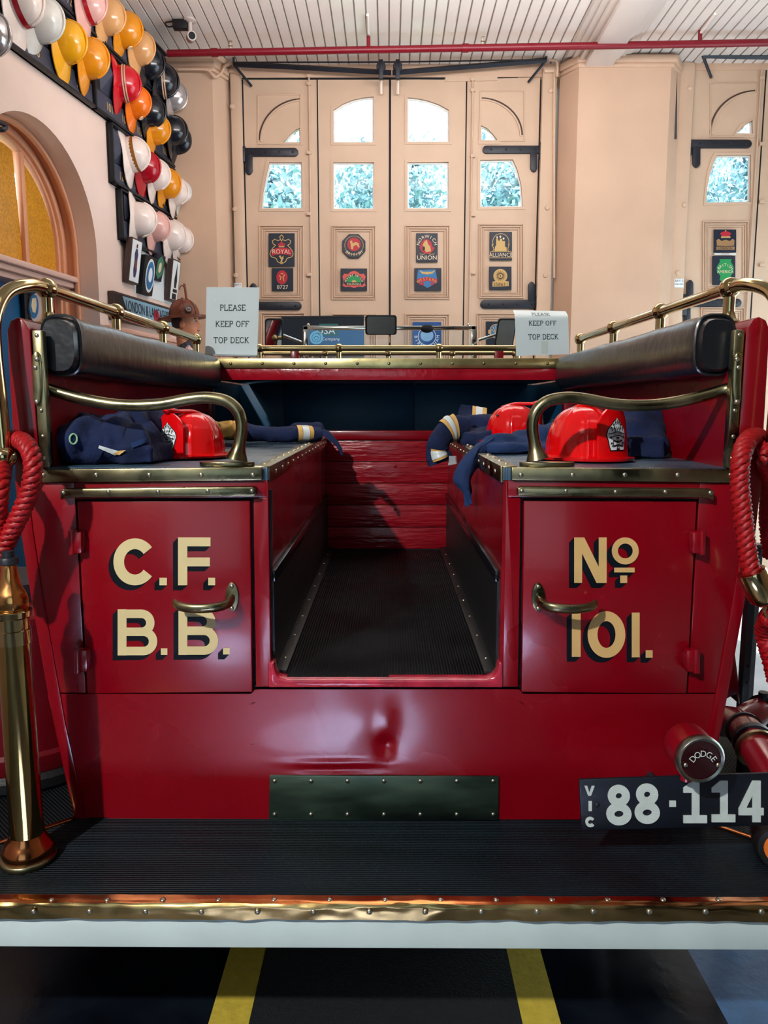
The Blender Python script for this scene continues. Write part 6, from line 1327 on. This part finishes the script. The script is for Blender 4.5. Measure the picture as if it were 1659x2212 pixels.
tb = tag(build(MB().box((-1.05, 2.5, ZSTEP + 0.0035), (-0.90, 2.68, 1.19)), 'locker_box', IRON, bevel=0.01), 'dark box on the left running board behind the drum', 'box')
tag(build(MB().prism([V((-1.03, 2.52, 1.192)), V((-0.92, 2.52, 1.192)), V((-0.93, 2.62, 1.192)), V((-1.02, 2.62, 1.192))], (0, 0, 0.05)), 'blue_cup', mat('blue_plastic', srgb(20, 80, 190), 0.3), bevel=0.008), 'small bright blue tub on the dark box behind the left rope', 'tub')

# ---- suction pipes on the right running board
t = empty('suction_pipe', P(1610, 1600, 1.9), 'dark red suction pipe with brass couplings on the right running board', 'pipe')
PR = mat('dark_red_pipe', srgb(120, 12, 26), 0.22, coat=0.5)
pth = cat_rom([P(1545, 1556, 2.25), P(1585, 1562, 2.15), P(1615, 1585, 2.03), P(1640, 1625, 1.93), P(1680, 1690, 1.82)], 10)
build(MB().tube(pth, 0.046, 20), 'pipe', PR, t, smooth=60)
for f_, w, rr, m_ in ((0.44, 2, 0.051, IRON), (0.60, 3, 0.054, IRON), (0.70, 2, 0.056, BRASSD)):
    i = int(f_ * (len(pth) - 1)); build(MB().tube(pth[i:i + w], rr, 22), 'coupling', m_, t)
p2 = cat_rom([P(1598, 1562, 2.2), P(1625, 1545, 2.22), P(1650, 1535, 2.25), P(1700, 1525, 2.3)], 6); build(MB().tube(p2, 0.042, 18), 'branch_pipe', PR, t, smooth=60)
build(MB().tube(p2[11:14], 0.050, 18), 'coupling', IRON, t); build(MB().tube([P(1648, 1530, 2.24), P(1650, 1495, 2.24)], 0.015, 10), 'valve_stem', IRON, t)
build(MB().tube([V((1.0, 2.05, ZSTEP)), V((1.0, 2.05, 0.76))], 0.02, 10), 'pipe_stand', IRON, t)
# body flank and wheel arch behind
t = tag(build(MB().prism([P(x, y, 2.35) for x, y in ((1566, 1515), (1590, 1500), (1600, 1526), (1596, 1460), (1588, 1400), (1575, 1400))], (0, 0.3, 0)), 'red_guard', RED, bevel=0.01), 'red guard panel beside the right flank of the truck', 'guard')
# ---- hub at lower right corner
t = empty('rubber_roller', PZ(1680, 1860, ZSTEP), 'black rubber roller end with orange disc at the right edge of the step', 'roller')
c = P(1686, 1836, 1.60); ax = V((-0.35, -1, 0.1)).normalized()
build(MB().lathe([(0.046, -0.10), (0.053, -0.09), (0.054, -0.01), (0.046, 0.0)], c, ax, 28), 'roller', RUBBER, t, smooth=50); build(MB().lathe([(0.035, -0.002), (0.033, 0.003)], c, ax, 24), 'disc', mat('orange_disc', srgb(214, 110, 40), 0.35), t)
build(MB().tube([c - ax * 0.06, V((c.x, c.y + 0.06, ZSTEP + 0.002))], 0.02, 8), 'bracket', IRON, t)
# ---- black barrier pole at right
t = empty('barrier_pole', (1.22, 2.62, 0), 'black eight-sided barrier pole standing right of the truck', 'pole')
ztop = P(1640, 1190, 2.62).z; o = V((P(1630, 1190, 2.62).x, 2.62, 0))
PB = mat('pole_black', srgb(34, 38, 42), 0.3, var=0.15, vscale=14)
build(MB().lathe([(0.028, 0.02), (0.027, ztop)], o, n=8), 'shaft', PB, t, smooth=0); build(MB().lathe([(0.032, ztop - 0.01), (0.034, ztop), (0.034, ztop + 0.02), (0.028, ztop + 0.026)], o, n=20), 'cap', PB, t)
build(MB().lathe([(0.11, 0), (0.11, 0.015), (0.05, 0.03)], o, n=28), 'foot', PB, t)
screws(t, [V((o.x - 0.008, o.y - 0.0268, z)) for z in (0.80, 0.72, 0.66)], r=0.005, m=BLACK)

# ---- fireman mannequin by the far corner
mx, my = -1.535, 5.9
t = empty('fireman_mannequin', (mx, my, 0), 'fireman mannequin in dark coat and brown leather helmet by the left wall', 'mannequin')
build(MB().box((mx - 0.22, my - 0.18, 0.0), (mx + 0.22, my + 0.18, 0.55)), 'plinth', GREYD, t, bevel=0.01)
zc = 2.265 - 0.03
# body as one figure: legs, torso, shoulders, sloping arms
mb = MB(); zs = 2.02
for sgn in (-1, 1):
    capsule(mb, (mx, my + sgn * 0.09, 0.60), (mx, my + sgn * 0.09, 1.05), 0.06, 0.075); capsule(mb, (mx, my + sgn * 0.09, 1.05), (mx, my + sgn * 0.07, 1.4), 0.08, 0.10)
    capsule(mb, (mx, my + sgn * 0.19, zs - 0.06), (mx - 0.02, my + sgn * 0.23, 1.70), 0.06, 0.05); capsule(mb, (mx - 0.02, my + sgn * 0.23, 1.70), (mx + 0.05, my + sgn * 0.22, 1.46), 0.05, 0.042)
capsule(mb, (mx, my, 1.42), (mx, my, 1.75), 0.13, 0.14); capsule(mb, (mx - 0.01, my - 0.10, 1.90), (mx - 0.01, my + 0.10, 1.90), 0.11); capsule(mb, (mx, my - 0.15, zs - 0.05), (mx, my + 0.15, zs - 0.05), 0.065); capsule(mb, (mx, my, 1.98), (mx, my, zs + 0.05), 0.08, 0.06)
remeshed(mb, 'coat', mat('dark_blue_coat', srgb(34, 38, 54), 0.6, sheen=0.2), t, 0.018, 0.006, 8, None, 4)
# head in profile facing right (+x): one surface shaped from rings
hc = V((mx + 0.005, my, 2.245)); rings = []
prof = [(-0.135, .045, -.055, .045), (-0.115, .062, -.062, .052), (-0.105, .098, -.065, .058), (-0.085, .104, -.070, .064), (-0.070, .100, -.076, .067), (-0.058, .104, -.080, .068), (-0.048, .099, -.084, .069), (-0.036, .112, -.087, .070), (-0.022, .118, -.090, .071), (-0.008, .106, -.092, .072), (0.010, .096, -.094, .073), (0.022, .099, -.095, .073), (0.045, .100, -.096, .072), (0.075, .092, -.092, .068), (0.10, .070, -.075, .052)]
n_ = 28; vs_ = []
for z_, fx, bx, hw in prof:
    for k in range(n_):
        a = 2 * PI * k / n_; c_, s_ = math.cos(a), math.sin(a)
        nose = max(0, c_) ** (9 if -0.045 < z_ < 0.0 else 2.2)
        x_ = (0.084 if z_ > -0.11 else 0.05) * c_ if c_ > 0 else -bx * c_
        if c_ > 0: x_ = 0.086 * c_ ** 0.9 * (0.9 if z_ < -0.1 else 1) + (fx - 0.086) * nose
        vs_.append(hc + V((x_, hw * s_, z_)))
m_ = len(prof); fs_ = [(i * n_ + k, i * n_ + (k + 1) % n_, (i + 1) * n_ + (k + 1) % n_, (i + 1) * n_ + k) for i in range(m_ - 1) for k in range(n_)] + [tuple(range(n_))[::-1], tuple(range((m_ - 1) * n_, m_ * n_))]
head = build(MB().add(vs_, fs_), 'head', SKIN, t, smooth=70)
build(MB().lathe([(0.052, 1.96 + 0.03), (0.05, 2.06), (0.052, 2.13)], V((mx - 0.012, my, 0)), n=20), 'neck', SKIN, head)
for sgn in (-1, 1):
    build(MB().sphere(hc + V((-0.005, sgn * 0.073, -0.025)), 0.028, 12, 8, (0.7, 0.3, 1.1)), 'ear', SKIN, head); build(MB().sphere(hc + V((0.082, sgn * 0.030, 0.004)), 0.012, 10, 8, (0.6, 1, 0.6)), 'eye', EWH, head)
    build(MB().sphere(hc + V((0.089, sgn * 0.031, 0.004)), 0.0055, 8, 6), 'iris', EBK, head); build(MB().tube([hc + V((0.090, sgn * 0.018, 0.022)), hc + V((0.084, sgn * 0.045, 0.022))], 0.005, 6), 'brow', HAIR, head)
build(MB().tube([hc + V((0.094, -0.022, -0.064)), hc + V((0.104, 0, -0.062)), hc + V((0.094, 0.022, -0.064))], 0.0055, 8), 'lips', mat('lip', srgb(176, 92, 76), 0.5), head)
build(MB().sphere(hc + V((-0.022, 0, 0.0)), 0.082, 20, 12, (0.98, 0.93, 1.15)), 'hair', HAIR, head)
build(MB().tube([V((mx + 0.03, my - 0.075, 2.05)), V((mx + 0.075, my - 0.02, 1.99)), V((mx + 0.12, my - 0.03, 1.86))], [0.03, 0.032, 0.03], 10, flatten=(1, .5)), 'checked_scarf', mat('pink_check_scarf', srgb(214, 150, 150), 0.8, col2=srgb(240, 226, 222), vscale=90), t)
build(MB().tube([V((mx + 0.03, my + 0.075, 2.05)), V((mx + 0.075, my + 0.02, 1.99)), V((mx + 0.12, my + 0.03, 1.86))], [0.03, 0.032, 0.03], 10, flatten=(1, .5)), 'checked_scarf', MATS['pink_check_scarf'], t)
for sgn in (-1, 1):
    hnd = V((mx + 0.07, my + sgn * 0.215, 1.41)); mb = MB(); mb.sphere(hnd, 0.04, 12, 8, (0.8, 0.45, 1.1))
    for k in range(4): mb.tube([hnd + V((-0.024 + k * 0.017, 0, -0.03)), hnd + V((-0.02 + k * 0.016, 0, -0.065 - 0.006 * (k in (1, 2)))), hnd + V((-0.012 + k * 0.014, -sgn * 0.012, -0.088 - 0.008 * (k in (1, 2))))], [0.0095, 0.009, 0.0075], 8)
    mb.tube([hnd + V((0.03, 0, 0.0)), hnd + V((0.045, -sgn * 0.012, -0.025)), hnd + V((0.045, -sgn * 0.018, -0.05))], [0.011, 0.010, 0.008], 8); remeshed(mb, 'hand', SKIN, t, 0.004, 0.0, 10, None, 2)
ht = V((mx, my, 2.285))
hat = build(MB().grid(lambda u, v: ht + V((0.112 * math.sin(PI / 2 * v) ** .85 * math.cos(2 * PI * u) * (1 + .02 * abs(math.cos(8 * PI * u))), 0.095 * math.sin(PI / 2 * v) ** .85 * math.sin(2 * PI * u), 0.125 * math.cos(PI / 2 * v) ** .9)), 48, 12), 'leather_helmet', BROWN, t, smooth=60)
b1, b2 = [], []; n_ = 40
for k in range(n_):
    a = 2 * PI * k / n_; c_, s_ = math.cos(a), math.sin(a); e = 0.028 + 0.022 * max(0, c_) + 0.060 * max(0, -c_) ** 2
    b1.append(ht + V((0.110 * c_, 0.094 * s_, 0.004))); b2.append(ht + V(((0.112 + e) * c_, (0.095 + e * 0.8) * s_, (-0.002 + 0.014 * max(0, c_) - 0.022 * max(0, -c_) ** 2))))
vs_ = b1 + b2 + [p - V((0, 0, 0.018)) for p in b2] + [p - V((0, 0, 0.012)) for p in b1]; fs_ = [(r_ * n_ + k, r_ * n_ + (k + 1) % n_, ((r_ + 1) % 4) * n_ + (k + 1) % n_, ((r_ + 1) % 4) * n_ + k) for r_ in range(4) for k in range(n_)]
build(MB().add(vs_, fs_), 'helmet_brim', BROWN, hat, smooth=50)
for a in (0.5, 1.57, 2.6): build(MB().tube([ht + V((0.112 * math.cos(a) * math.sin(PI / 2 * v) ** .85 * 1.01, -0.096 * math.sin(a) * math.sin(PI / 2 * v) ** .85 * 1.01, 0.126 * math.cos(PI / 2 * v) ** .9)) for v in [k / 10 for k in range(11)]], 0.004, 6), 'helmet_seam', mat('leather_seam', srgb(84, 42, 28), 0.4), hat)
build(MB().lathe([(0.030, 0), (0.030, 0.006), (0.022, 0.008), (0.020, 0.004), (0.010, 0.004), (0.008, 0.010)], ht + V((0.055, -0.082, 0.045)), V((0.5, -1, 0.35)), 20), 'helmet_badge', mat('badge_dark', srgb(64, 36, 26), 0.3), hat)
build(MB().sphere(ht + V((-0.01, 0, 0.128)), 0.012, 10, 8), 'helmet_finial', BROWN, hat)
t = tag(build(MB().tube(cat_rom([V((-1.45, 6.2, 0.01)), V((-1.49, 6.2, 1.5)), P(402, 640, 6.2), P(398, 617, 6.2)], 6), [0.012] * 12 + [0.010, 0.009, 0.008, 0.007, 0.006, 0.005, 0.004], 8), 'ceiling_hook_pole', BROWN), 'thin hooked pole standing behind the mannequin helmet', 'hook pole')
build(MB().tube(cat_rom([P(400, 628, 6.2), P(395, 617, 6.2), P(389, 620, 6.2), P(388, 626, 6.2)], 5), 0.004, 6), 'hook', BROWN, t)
